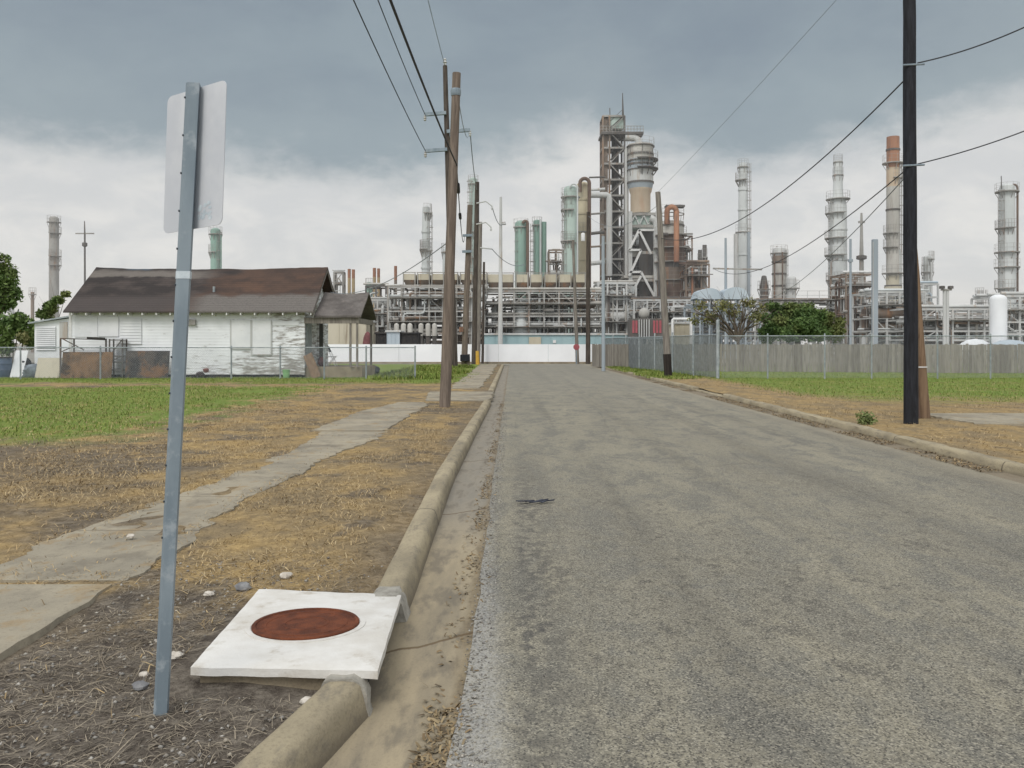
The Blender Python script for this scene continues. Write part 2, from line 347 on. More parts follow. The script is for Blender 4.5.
ys = geo(-12, YE, .25, 1.012); vs = []; fs = []; xsr = [0, .3, 1, 2, 3, 4, 5, 5.7, 5.83]
for yy_ in ys:
    for i, xr in enumerate(xsr):
        xx_ = xr if i else -.215 - .07 * max(0, min(1, (4.0 - yy_) / 1.0)) + .035 * fbm(3, yy_, 2.2) + .02 * fbm(9, yy_, 9)
        vs.append((xx_, yy_, .004 + .03 * (1 - ((xx_ - 2.8) / 3.05) ** 2)))
    vs[-1] = (vs[-1][0], yy_, .006)
n = len(xsr); fs = [(j * n + i, j * n + i + 1, (j + 1) * n + i + 1, (j + 1) * n + i) for j in range(len(ys) - 1) for i in range(n - 1)]
o = MB().add(vs, fs).build('road', m, smooth=True, loc=(0, 0, 0), ang=180); struct(o)
struct(MB().box(-300, 300, YE, YE + 5, -.2, .012).build('road', m, loc=(0, YE, -.2)))

# kerbs and gutters swept along the street
def path_at(path, y):
    for (a, xa), (b_, xb) in zip(path, path[1:]):
        if a <= y <= b_:
            t = (y - a) / (b_ - a); return xa + (xb - xa) * t
    return path[0][1] if y < path[0][0] else path[-1][1]
KL = [(-12, -1.9), (1, -1.2), (2.5, -.975), (3, -.865), (3.7, -.70), (5.2, -.705), (7.6, -.735), (10, -.76), (14.6, -.72), (21, -.64), (23, -.62), (64, -.62)]
def sweep(prof, path, y0, y1, step, wob=.004, grow=1.0, seed=0, lift_=0):
    ys = np.arange(y0, y1 + 1e-6, step); vs = []; fs = []; n = len(prof)
    for j, yv in enumerate(ys):
        px_ = path_at(path, yv)
        for k, (dx_, z_) in enumerate(prof):
            vs.append((px_ + dx_ * grow + wob * fbm(k * .7 + seed, yv, 1.5), yv, z_ * grow * (1 + lift_ * max(0, min(1, (yv - 3.3) / .4))) + wob * fbm(k * .9 + 31 + seed, yv, 1.7)))
    fs = [(j * n + k, j * n + k + 1, (j + 1) * n + k + 1, (j + 1) * n + k) for j in range(len(ys) - 1) for k in range(n - 1)]
    fs += [tuple(range(n)), tuple(range((len(ys) - 1) * n + n - 1, (len(ys) - 1) * n - 1, -1))]
    return MB().add(vs, fs)
kprof = [(-.125, -.06), (-.124, .085), (-.114, .112), (-.088, .121), (-.03, .124), (.016, .121), (.043, .107), (.058, .068), (.070, .015), (.10, -.08)]
m, g, b, pos = new_mat('kerb_concrete')
sp = g.n('ShaderNodeSeparateXYZ'); g.put(sp.inputs[0], pos); x, y, z = sp.outputs
n1 = g.noise(g.vec(pos, (1, .5, 1)), 2.2, 6, .6); n2 = g.noise(pos, 60, 4, .7); n3 = g.noise(g.vec(pos, (3, 1, 3)), 4, 6, .65)
col = g.mix(g.step(n1, .35, .65), S(170, 158, 132), S(144, 134, 113)); col = g.mix(g.math('MULTIPLY', g.step(n3, .48, .68), .6), col, S(112, 106, 96))
col = g.mix(g.math('MULTIPLY', g.step(z, .06, -.02), .75), col, S(98, 90, 78)); col = g.mix(g.math('MULTIPLY', g.step(n2, .45, .7), .3), col, S(86, 78, 66))
jt = g.math('FRACT', g.math('MULTIPLY', y, 1 / 3.05)); jn = g.math('MULTIPLY', g.step(g.math('ABSOLUTE', g.math('SUBTRACT', jt, .5)), .006, .002), .7); col = g.mix(jn, col, S(70, 64, 56))
g.put(b.inputs['Base Color'], col); b.inputs['Roughness'].default_value = .95; g.put(b.inputs['Normal'], g.bump(g.math('ADD', n2, n1), .35, .012)); M['kerb'] = m
m, g, b, pos = new_mat('gutter_concrete')
sp = g.n('ShaderNodeSeparateXYZ'); g.put(sp.inputs[0], pos); x, y, z = sp.outputs
n1 = g.noise(g.vec(pos, (2, .35, 1)), 2.0, 6, .6); n2 = g.noise(pos, 70, 4, .7); n3 = g.noise(g.vec(pos, (2.5, .8, 1)), 2.6, 6, .65)
col = g.mix(g.step(n1, .35, .65), S(164, 151, 126), S(140, 130, 111)); col = g.mix(g.math('MULTIPLY', g.step(y, 6, 9), .8), col, g.mix(g.step(n3, .4, .6), S(128, 124, 116), S(146, 140, 129)))
col = g.mix(g.math('MULTIPLY', g.step(n3, .46, .64), .65), col, S(106, 100, 90)); col = g.mix(g.math('MULTIPLY', g.step(n2, .5, .75), .25), col, S(90, 82, 70))
ed = g.math('ADD', x, g.math('MULTIPLY', g.math('SUBTRACT', n3, .5), .2)); col = g.mix(g.math('MULTIPLY', g.step(ed, -.31, -.23), .5), col, g.mix(g.step(n2, .35, .65), S(98, 86, 68), S(134, 117, 88)))
jt = g.math('ABSOLUTE', g.math('SUBTRACT', g.math('FRACT', g.math('MULTIPLY', g.math('ADD', g.math('ADD', y, g.math('MULTIPLY', x, -.55)), g.math('MULTIPLY', n1, .12)), 1 / 3.6)), .36))
col = g.mix(g.math('MULTIPLY', g.step(jt, .007, .002), .75), col, S(92, 74, 52))
g.put(b.inputs['Base Color'], col); b.inputs['Roughness'].default_value = .95; g.put(b.inputs['Normal'], g.bump(g.math('ADD', n2, n3), .3, .01)); M['gutter'] = m
struct(sweep(kprof, KL, -4, 3.77, .06, lift_=.1).build('kerb', M['kerb'], smooth=True, loc=(0, 0, 0), ang=60))
struct(sweep(kprof, KL, 5.06, 22.6, .08, seed=5).build('kerb', M['kerb'], smooth=True, loc=(0, 5, 0), ang=60))
KL2 = [(0, -.66), (70, -.66)]
struct(sweep([(a, z_ * .8) for a, z_ in kprof], KL2, 27.5, YE - .4, .5, .006).build('kerb', M['kerb'], smooth=True, loc=(0, 28, 0), ang=60))
gp = []; ys = np.arange(-4, YE - .1, .1)
for yv in ys:
    k = path_at(KL, yv); inl = 3.72 < yv < 5.12
    gp += [((k - .4) if inl else k + .02, yv, -.03 + (.02 if not inl else -.02)), (k + .11, yv, -.022), (k + .2, yv, -.024), (-.30, yv, -.006), (-.17, yv, .001)]
n = 5; fs = [(j * n + k, j * n + k + 1, (j + 1) * n + k + 1, (j + 1) * n + k) for j in range(len(ys) - 1) for k in range(n - 1)]
struct(MB().add(gp, fs).build('gutter', M['gutter'], smooth=True, loc=(0, 0, 0), ang=180))
KR = [(-12, 6.22), (12, 6.22), (27, 6.30), (42, 6.2), (66, 5.95)]
krp = [(-a * 1.1, z_ * (1.0 if z_ > 0 else .6)) for a, z_ in kprof][::-1]
struct(sweep(krp, KR, -4, 25.2, .1, .018, seed=9).build('kerb', M['kerb'], smooth=True, loc=(6, 0, 0), ang=60))
struct(sweep([(a, z_ * .45 if z_ > 0 else z_) for a, z_ in krp], KR, 25.22, 28.98, .1, .02, seed=19).build('kerb', M['kerb'], smooth=True, loc=(6, 25, 0), ang=60))
struct(sweep(krp, KR, 29.0, YE - .3, .25, .016, seed=12).build('kerb', M['kerb'], smooth=True, loc=(6, 30, 0), ang=60))
gp = []
for yv in ys: gp += [(5.79, yv, .001), (5.95, yv, .0), (path_at(KR, yv) - .1, yv, .003), (path_at(KR, yv) + .02, yv, .004)]
n = 4; fs = [(j * n + k, j * n + k + 1, (j + 1) * n + k + 1, (j + 1) * n + k) for j in range(len(ys) - 1) for k in range(n - 1)]
struct(MB().add(gp, fs).build('gutter', M['gutter'], smooth=True, loc=(6, 0, 0), ang=180))

# sidewalk slabs with overgrown ragged edges
m, g, b, pos = new_mat('old_sidewalk')
n1 = g.noise(pos, 1.1, 6, .6); n2 = g.noise(pos, 50, 5, .7); n3 = g.noise(g.vec(pos, (1, .7, 1)), 3.4, 7, .65)
sp = g.n('ShaderNodeSeparateXYZ'); g.put(sp.inputs[0], pos); x, y, z = sp.outputs
col = g.mix(g.step(n1, .35, .65), S(162, 153, 134), S(142, 135, 120)); col = g.mix(g.math('MULTIPLY', g.step(n3, .5, .68), .5), col, S(104, 98, 88))
col = g.mix(g.math('MULTIPLY', g.step(n3, .46, .34), .6), col, S(150, 128, 94)); col = g.mix(g.math('MULTIPLY', g.step(g.noise(pos, .9, 5, .7), .52, .62), .45), col, S(108, 99, 86)); col = g.mix(g.math('MULTIPLY', g.step(n2, .5, .72), .3), col, S(84, 78, 70))
jt = g.math('ABSOLUTE', g.math('SUBTRACT', g.math('FRACT', g.math('MULTIPLY', y, 1 / 1.52)), .5)); col = g.mix(g.math('MULTIPLY', g.step(jt, .012, .004), .45), col, S(80, 74, 64))
g.put(b.inputs['Base Color'], col); b.inputs['Roughness'].default_value = .95; g.put(b.inputs['Normal'], g.bump(g.math('ADD', n2, n3), .4, .012)); M['walk'] = m
def strip(name, left, right, step, z, amp, m, seed=0, lift=lambda y: 0):
    ys = np.arange(left[0][0], left[-1][0] + 1e-6, step); b = MB(); vs = []; fs = []
    for yv in ys:
        e = min(1, (yv - ys[0] + .02) * 3, (ys[-1] - yv + .02) * 3)
        a = path_at(left, yv) + amp * fbm(seed, yv, 1.3) + amp * .5 * fbm(seed, yv, 6); c = path_at(right, yv) + amp * fbm(seed + 9, yv, 1.1) + amp * .6 * fbm(seed + 9, yv, 5)
        zz = z + lift(yv)
        vs += [(a, yv, zz - .08), (a + .01, yv, zz), (c - .012, yv, zz), (c, yv, zz - .08)]
    fs = [(j * 4 + k, j * 4 + k + 1, (j + 1) * 4 + k + 1, (j + 1) * 4 + k) for j in range(len(ys) - 1) for k in range(3)]
    N = len(ys) - 1; fs += [(0, 1, 2, 3), (N * 4 + 3, N * 4 + 2, N * 4 + 1, N * 4)]
    return struct(b.add(vs, fs).build(name, m, loc=(left[0][1], left[0][0], 0)))
SWL = [(5.4, -3.6), (6.6, -3.50), (9, -3.28), (11.9, -3.10), (14, -3.2), (17, -3.3), (19.2, -3.35), (21.9, -2.85)]
SWR = [(5.4, -2.46), (6.8, -2.44), (7.2, -2.56), (8, -2.66), (9, -2.56), (10.9, -2.45), (13, -2.2), (15.6, -2.05), (18, -2.1), (20.7, -2.05), (21.9, -2.3)]
strip('sidewalk', [(1.2, -3.62), (5.3, -3.66)], [(1.2, -2.42), (5.3, -2.46)], .06, GZ + .018, .03, M['walk'], 2)
strip('sidewalk', [p_ for p_ in SWL if p_[0] < 14] + [(14.6, -3.24)], [p_ for p_ in SWR if p_[0] < 14] + [(14.6, -2.1)], .06, GZ + .010, .10, M['walk'], 5)
strip('sidewalk', [(14.66, -3.5), (17, -3.4), (19.2, -3.35), (21.9, -2.85)], [(14.66, -2.2), (18, -2.1), (20.7, -2.05), (21.9, -2.3)], .08, GZ + .020, .08, M['walk'], 8)
strip('driveway', [(22.5, -2.3), (26.8, -2.6)], [(22.5, -.58), (26.8, -.56)], .1, GZ + .012, .06, M['walk'], 12, lambda y: -.0)
strip('sidewalk', [(28.5, -2.1), (62, -2.3)], [(28.5, -1.05), (62, -1.05)], .3, GZ + .03, .12, M['walk'], 15)
strip('sidewalk', [(15.8, 8.55), (18.2, 8.7)], [(15.8, 11.6), (18.2, 12.4)], .08, GZ + .03, .12, M['walk'], 25)

# ------------------------------------------------------------------ storm drain inlet
ib = thing('storm_drain', 'white painted concrete drain slab set into the kerb beside the gutter', 'storm drain', (-1.05, 4.45, .08))
def slab_z(y): return .172 - .036 * (y - 3.73)
c = [(-1.43, 3.78), (-.59, 3.74), (-.655, 5.02), (-1.535, 5.16)]
# slab as an inset-edged grid
b = MB(); N = 26; vs = []; fs = []
for j in range(N + 1):
    for i in range(N + 1):
        u, v = i / N, j / N
        x_ = (c[0][0] * (1 - u) + c[1][0] * u) * (1 - v) + (c[3][0] * (1 - u) + c[2][0] * u) * v
        y_ = (c[0][1] * (1 - u) + c[1][1] * u) * (1 - v) + (c[3][1] * (1 - u) + c[2][1] * u) * v
        ed = min(u, 1 - u, v, 1 - v); ch = .008 if ed == 0 else 0
        if ed == 0: x_ += .003 * fbm(x_ * 3, y_, 4); y_ += .003 * fbm(x_, y_ * 3 + 9, 4)
        vs.append((x_, y_, slab_z(y_) - ch + .003 * fbm(x_, y_, 6)))
idx = lambda i, j: j * (N + 1) + i
fs = [(idx(i, j), idx(i + 1, j), idx(i + 1, j + 1), idx(i, j + 1)) for j in range(N) for i in range(N)]
border = [idx(i, 0) for i in range(N)] + [idx(N, j) for j in range(N)] + [idx(N - i, N) for i in range(N)] + [idx(0, N - j) for j in range(N)]
o_ = len(vs); vs += [(vs[k][0], vs[k][1], vs[k][2] - .036 + .003 * fbm(vs[k][0] * 2, vs[k][1] * 2, 4)) for k in border]; L = len(border)
fs += [(border[k], o_ + k, o_ + (k + 1) % L, border[(k + 1) % L]) for k in range(L)]
b.add(vs, fs).build('slab', M['slab'], ib, smooth=True, ang=50)
ring_ = MB().ring(-1.066, 4.4, .277, .305, .147 - .03, .1515, 40).build('cover_ring', M['slab'], ib, smooth=True)
mp = [(a * 1.06, z_ * 1.05 if z_ > 0 else z_) for a, z_ in kprof]
tag(0) if 0 else sweep(mp, KL, 3.69, 3.775, .017, .018, seed=43, lift_=.1).build('mortar_patch', M['mortar'], ib, smooth=True, ang=60)
sweep(mp, KL, 4.96, 5.15, .019, .016, seed=60).build('mortar_patch', M['mortar'], ib, smooth=True, ang=60)
MB().add([(c[0][0] + .03, c[0][1] + .035, .0), (-.74, 3.79, .0), (-.76, 4.98, .0), (c[3][0] + .03, c[3][1] - .035, .0), (c[0][0] + .03, c[0][1] + .035, .133), (-.74, 3.79, .133), (-.76, 4.98, .09), (c[3][0] + .03, c[3][1] - .035, .084)], [(3, 2, 1, 0), (4, 5, 6, 7), (0, 1, 5, 4), (2, 3, 7, 6), (3, 0, 4, 7), (1, 2, 6, 5)]).build('box', M['conc'], ib)
MB().box(-.70, -.69, 3.82, 4.95, -.06, .088).build('opening_shade', M['dark'], ib)  # thin dark sheet added as painted shade in the inlet mouth under the slab
lid = MB().lathe([(.272, .12), (.272, .150), (.268, .156), (.252, .156), (.248, .149), (.215, .149), (.212, .152), (.20, .152), (.197, .149), (.12, .149), (.117, .152), (.105, .152), (.102, .149), (.02, .150)], -1.066, 4.4, 48)
lv = []
lid.v = [(x_, y_, z_ + .006 - .036 * (y_ - 4.4)) for x_, y_, z_ in lid.v]
tag(lid.build('manhole_cover', M['rustlid'], smooth=True, ang=30), 'round rust brown iron manhole cover set in the white drain slab', 'manhole cover')
for o in ib.children:
    if o.name.startswith('cover_ring'):
        for v in o.data.vertices: v.co.z -= .036 * (v.co.y + 4.45 - 4.4)

# ------------------------------------------------------------------ road sign seen from behind
sx0, sx1, sY = X(160, 3.5), X(193, 3.5), 3.5
sg = thing('road_sign', 'blank back of a white road sign on a leaning grey steel post by the drain', 'road sign', (sx0, sY, .04))
ztop = Z(84, sY); lean = (sx1 - sx0) / (ztop - .05)
def sp_(z): return sx0 + lean * (z - .05)
ca, sa_ = math.cos(math.radians(34)), math.sin(math.radians(34))
def post_ring(z, w=.0245):
    # channel-like tube turned so one narrow face shows on the left
    cx_ = sp_(z); pts_ = [(-w * .55, -w), (w * 1.15, -w), (w * 1.15, w), (-w * .55, w), (-w * 1.05, w * .3), (-w * 1.05, -w * .45)]
    return [(cx_ + a * .97 - b_ * .22, sY + a * .22 + b_ * .97, z) for a, b_ in pts_]
b = MB(); zs = [.02, 1.2, ztop]; vs = []; 
for z_ in zs: vs += post_ring(z_)
fs = [(j * 6 + k, j * 6 + (k + 1) % 6, (j + 1) * 6 + (k + 1) % 6, (j + 1) * 6 + k) for j in range(2) for k in range(6)] + [tuple(range(12, 18)), tuple(range(5, -1, -1))]
post = b.add(vs, fs).build('post', M['galv'], sg)
b = MB(); vs = []
for z_ in (Z(279, sY), Z(271.5, sY)): vs += post_ring(z_, .026)
b.add(vs, [(k, (k + 1) % 6, 6 + (k + 1) % 6, 6 + k) for k in range(6)]).build('reflective_band', M['tape'], post)
b = MB(); z_ = ztop - .06
while z_ > .7:
    cx_ = sp_(z_); p_ = Vector((cx_ - .0215, sY - .0155, z_)); MB().tube([p_, p_ + Vector((-.004, -.003, 0))], .0045, 8).build('bolt', M['hole'], post); z_ -= .148 if z_ < 2.0 else .155
# panel, rounded corners, turned about the post
W, H = .385, .585; pc = Vector((sp_(2.36) + .008, sY + .036, Z(157, sY))); vs = []; r = .03; ol = []
for cx_, cz_, a0 in ((W / 2 - r, H / 2 - r, 0), (-W / 2 + r, H / 2 - r, 90), (-W / 2 + r, -H / 2 + r, 180), (W / 2 - r, -H / 2 + r, 270)):
    for k in range(7):
        t = math.radians(a0 + 15 * k); ol.append((cx_ + r * math.cos(t), cz_ + r * math.sin(t)))
th = math.radians(33); 
def pp(u, v, dpt): return (pc.x + u * math.cos(th) + dpt * math.sin(th) + lean * .6 * v, pc.y - u * math.sin(th) + dpt * math.cos(th), pc.z + v + u * .03)
vs = [pp(u, v, -.0015) for u, v in ol] + [pp(u, v, .0015) for u, v in ol]; n = len(ol)
pan = MB().add(vs, [tuple(range(n)), tuple(range(2 * n - 1, n - 1, -1))] + [(k, n + k, n + (k + 1) % n, (k + 1) % n) for k in range(n)]).build('panel', M['alu'], sg)
b = MB()
for q in range(26):
    u0 = .075 + random.uniform(-.035, .045); v0 = -.235 + random.uniform(-.025, .04); s_ = random.uniform(.004, .014)
    pl = [pp(u0 + s_ * math.cos(t) * random.uniform(.6, 1.3), v0 + s_ * .7 * math.sin(t), -.0022 - q * .00002) for t in np.linspace(0, 6.28, 8)[:-1]]
    b.add(pl, [tuple(range(7))])
b.build('sticker_residue', M['tape'], pan)
# ------------------------------------------------------------------ utility poles, cables
def pole(label, top, base, m, wt, wb, Y=None, group='utility poles along the street', name='utility_pole', cat='utility pole', bend=0, n=12, z0=None):
    Y = Y or GY(base[1]); b0 = Vector((X(base[0], Y), Y, GZ - .05 if z0 is None else z0)); t0 = Vector((X(top[0], Y), Y, Z(top[1], Y)))
    r = thing(name, label, cat, tuple(b0), group)
    pts = []; rs = []
    for i in range(9):
        t = i / 8; p_ = b0.lerp(t0, t); p_.x += bend * math.sin(math.pi * t) + .012 * fbm(i * 3.1, b0.x, 1); pts.append(p_); rs.append((wb + (wt - wb) * t) / 2)
    MB().tube(pts, rs, n).build('shaft', m, r, smooth=True)
    return r, b0, t0
def on(b0, t0, z): t = (z - b0.z) / (t0.z - b0.z); return b0.lerp(t0, t)
def arm(r, p, q, m, w=.09): MB().bar(p, q, w).build('bracket', m, r)
def insul(r, p, m, s=1): MB().lathe([(.02 * s, p.z), (.06 * s, p.z + .03 * s), (.03 * s, p.z + .08 * s), (.07 * s, p.z + .11 * s), (.03 * s, p.z + .16 * s), (.05 * s, p.z + .2 * s), (.015 * s, p.z + .24 * s)], p.x, p.y, 10).build('insulator', m, r, smooth=True)
CAB = {}
def cable(label, p, q, sag, r=.011, m='cable', group='overhead cables'):
    p, q = Vector(p), Vector(q); pts = []
    for i in range(33):
        t = i / 32; a = p.lerp(q, t); a.z -= sag * 4 * t * (1 - t); pts.append(a)
    return tag(MB().tube(pts, r, 6).build('power_cable', M[m], smooth=True, loc=tuple(p)), label, 'cable', group)
YB = GY(407)
pB, bB, tB = pole('weathered brown wooden pole leaning right, nearest on the left verge', (456.5, 73), (445, 407), M['wood'], .20, .27, YB)
MB().lathe([(.115, tB.z - .55), (.125, tB.z - .5), (.125, tB.z - .42), (.115, tB.z - .38)], on(bB, tB, tB.z - .45).x, YB, 12).build('band', M['galv'], pB)
YA = 53.0
pA, bA, tA = pole('tall dark weathered pole with three side brackets, just behind the leaning brown pole', (445, 66), (454, 369), M['wood_mid'], .28, .50, YA)
armsA = []
for px_, py_, xr in ((425, 114.5, 447), (425.5, 151, 448), (470, 130, 448)):
    q = Vector(P(px_, py_, YA - .2)); p_ = on(bA, tA, q.z - (.1 if px_ > 440 else -.1)); p_.y -= .2; arm(pA, p_, q, M['galv'], .2); insul(pA, q - Vector((0, 0, .4)), M['steel_l'], 1.6); armsA.append(q)
insul(pA, tA, M['steel_l'], 2)
YC, YD = 57.5, 64.0
pC, bC, tC = pole('thin pale brown pole with a black box low between two legs', (470, 205), (464, 366), M['wood'], .36, .42, YC)
MB().cbox(X(462, YC) - .1, X(470, YC), YC - .45, YC - .05, Z(361, YC), Z(354.5, YC), .03).build('box', M['black'], pC)
MB().bar((X(469, YC), YC - .2, GZ - .05), (X(468.5, YC), YC - .2, Z(354, YC)), .2).build('leg', M['wood'], pC)
for py_ in (236, 252): q = on(bC, tC, Z(py_, YC)); MB().bar(q + Vector((-.4, -.25, 0)), q + Vector((.25, -.25, .02)), .16).build('bracket', M['galv'], pC)
MB().box(X(459.5, YC), X(463.5, YC), YC - .35, YC - .3, Z(332, YC), Z(327, YC)).build('warning_plate', M['orange'], pC)
pD, bD, tD = pole('dark creosote pole with side arms between the pale pole and the yellow guard', (477, 182), (474, 364), M['wood_mid'], .30, .40, YD)
for px_, py_ in ((492, 206), (491, 227)):
    q = Vector(P(px_, py_, YD - .3)); pts = [on(bD, tD, q.z + .2) + Vector((0, -.3, 0)), Vector((X(486, YD), YD - .3, q.z + .35)), q]; MB().tube(pts, .05, 6).build('bracket', M['steel_l'], pD); insul(pD, q - Vector((0, 0, .3)), M['steel_l'], 1.3)
pE, bE, tE = pole('grey wooden pole with one side arm right beside the dark creosote pole', (480.5, 222), (478, 363.5), M['wood_grey'], .28, .36, 66.5)
q = Vector(P(492, 249, 66.2)); MB().tube([on(bE, tE, q.z + .1) + Vector((0, -.3, 0)), q], .05, 6).build('bracket', M['steel_l'], pE)
pole('slim dark pole standing right of the yellow guard at the street end', (484, 262), (482.5, 362), M['wood_mid'], .18, .22, 68.0)
r = thing('guy_guard', 'yellow plastic guy wire guard beside the dark poles', 'guy guard', (X(477.7, 62), 62, GZ))
MB().tube([(X(477.8, 62), 62, GZ - .1), (X(477.2, 62), 62.1, Z(351, 62))], [.15, .12], 10).build('sleeve', M['yellow'], r, smooth=True)
YR = GY(424)
pR, bR, tR = pole('straight black coated pole rising out of the picture on the right verge', (909, -40), (911, 424), M['black'], .22, .262, YR)
YS = GY(417.5); pS, bS, tS = pole('short pale brown stub pole leaning behind the black pole', (908, 190), (923.5, 418), M['wood_brown'], .17, .27, YS)
for k in (367,): q = on(bS, tS, Z(k, YS)); MB().lathe([(.135, q.z - .012), (.138, q.z), (.135, q.z + .012)], q.x, q.y, 14).build('band', M['white'], pS)
MB().bar((X(916.5, YS), YS - .12, .05), (X(914.5, YS), YS - .1, .75), .05, .03).build('ground_board', M['rust'], pS)
p2, b2, t2 = pole('dark brown pole at the right end of the long white wall', (588.3, 212), (588, 363), M['wood_mid'], .27, .38, 66.5)
p2b, b2b, t2b = pole('pale bare pole beside the small red stop sign', (573, 240), (577.5, 363), M['wood_grey'], .2, .3, 66.8)
r = thing('stop_sign', 'small red sign on the pale pole at the far end of the street', 'stop sign', (X(576.4, 65.6), 65.6, GZ))
MB().tube([(X(576.4, 65.6), 65.66, GZ - .05), (X(576.4, 65.6), 65.66, Z(343.6, 65.6))], .04, 8).build('post', M['galv'], r)
cxs, czs = X(576.4, 65.6), Z(347, 65.6); oc = [(cxs + .25 * math.cos(math.radians(22.5 + 45 * k)), czs + .25 * math.sin(math.radians(22.5 + 45 * k))) for k in range(8)]
MB().add([(a, 65.6, c_) for a, c_ in oc] + [(a, 65.61, c_) for a, c_ in oc], [tuple(range(8)), tuple(range(15, 7, -1))] + [(k, (k + 1) % 8, 8 + (k + 1) % 8, 8 + k) for k in range(8)]).build('plate', M['red'], r)
p3, b3, t3 = pole('slim grey metal post behind the chain link fence near the street end', (603, 236), (603.5, 371), M['bluegrey'], .17, .22, 49, name='metal_post', cat='post', group=None)
Y4 = 39.0; p4, b4, t4 = pole('grey wooden pole leaning left at the chain link fence with a dark lower end', (658, 192), (668.3, 377), M['wood_grey'], .24, .34, Y4)
MB().tube([on(b4, t4, .05), on(b4, t4, Z(354, Y4))], .185, 12).build('wrap', M['wood_dark'], p4, smooth=True)
q = on(b4, t4, Z(210, Y4)); 
# cables
BACK = -14
cable('thin cable from the tip of the tall bracket pole toward the viewer', tA, (tA.x + .5, BACK, tA.z + .6), 1.2, .018, 'cable_thin')
cable('grey cable from the upper left bracket of the tall bracket pole', armsA[0], (armsA[0].x + .5, BACK, armsA[0].z + .5), 1.1, .022)
cable('grey cable from the lower left bracket of the tall bracket pole, leftmost overhead', armsA[1], (armsA[1].x + .5, BACK, armsA[1].z + .3), .9, .022)
q = on(bB, tB, Z(166, YB)) + Vector((.09, -.13, 0))
cable('thick black cable hung on the leaning brown pole', q, (q.x - .15, BACK, q.z + .2), .55, .017)
q2 = Vector(P(464.5, 236, YC - .3))
o = cable('black cable with splice sleeves running on from the brown pole to the pale pole', q, q2, 1.0, .016)
b = MB(); 
for t in (.06, .2):
    a = Vector(q).lerp(q2, t); a.z -= 1.0 * 4 * t * (1 - t); c_ = Vector(q).lerp(q2, t + .03); c_.z -= 1.0 * 4 * (t + .03) * (.97 - t); MB().tube([a, c_], .05, 8).build('splice_sleeve', M['black'], o)
cable('wire dropping from the right bracket of the tall bracket pole to the far poles', armsA[2], on(bD, tD, Z(190, YD)), .5, .03, 'cable_thin')
cable('wire from the leaning brown pole top back to the tall bracket pole', tB - Vector((0, 0, .3)), armsA[2], .8, .012, 'cable_thin')
for k, (py_, dz_) in enumerate(((206, 3.0), (249, 2.2))):
    a = Vector(P(492, py_, YD)); cable(['wire from the top arm of the dark creosote pole to the thin lamp mast', 'lower wire from the grey pole arm to the thin lamp mast'][k], a, P(503 + 22 * k, 224 + 40 * k, 84), .6, .028, 'cable_thin')
cable('service drop wire from the leaning brown pole to the white house', on(bB, tB, Z(240, YB)), (X(330, 41), 41, Z(292, 41)), .5, .013, 'cable_thin')
zR = lambda py_: Z(py_, YR)
cable('upper cable from the black pole toward the top right', (bR.x + .12, YR, zR(63)), P(1075, 2, 14.6), .12, .013)
cable('upper cable from the black pole to the grey leaning pole', (bR.x - .12, YR, zR(80)), on(b4, t4, Z(238, Y4)), 1.05, .014)
cable('lower cable from the black pole toward the right', (bR.x + .12, YR, zR(164)), P(1080, 108, 15.0), .08, .011)
cable('lower cable from the black pole to the plant', (bR.x - .12, YR, zR(171)), P(714, 269, 52), .95, .012)
cable('thin lower wire under the lower cable at the black pole', (bR.x - .12, YR, zR(178)), P(740, 292, 70), 1.4, .010, 'cable_thin')
cable('faint thin wire from the grey leaning pole rising over the street', t4, (t4.x + .1, -10, t4.z + 1.2), .35, .005, 'cable_thin')
cable('long thin wire between the grey leaning pole and the dark brown pole', t4 - Vector((0, 0, .6)), t2 - Vector((0, 0, .3)), .9, .011, 'cable_thin')
for k, (py_, zq) in enumerate(((65, 0), (165, 1))):
    a = Vector((bR.x, YR - .16, zR(py_ + 2)));  MB().tube([a + Vector((-.2, .05, 0)), a + Vector((.2, .05, .02))], .02, 6).build('cable_clamp', M['galv'], pR)
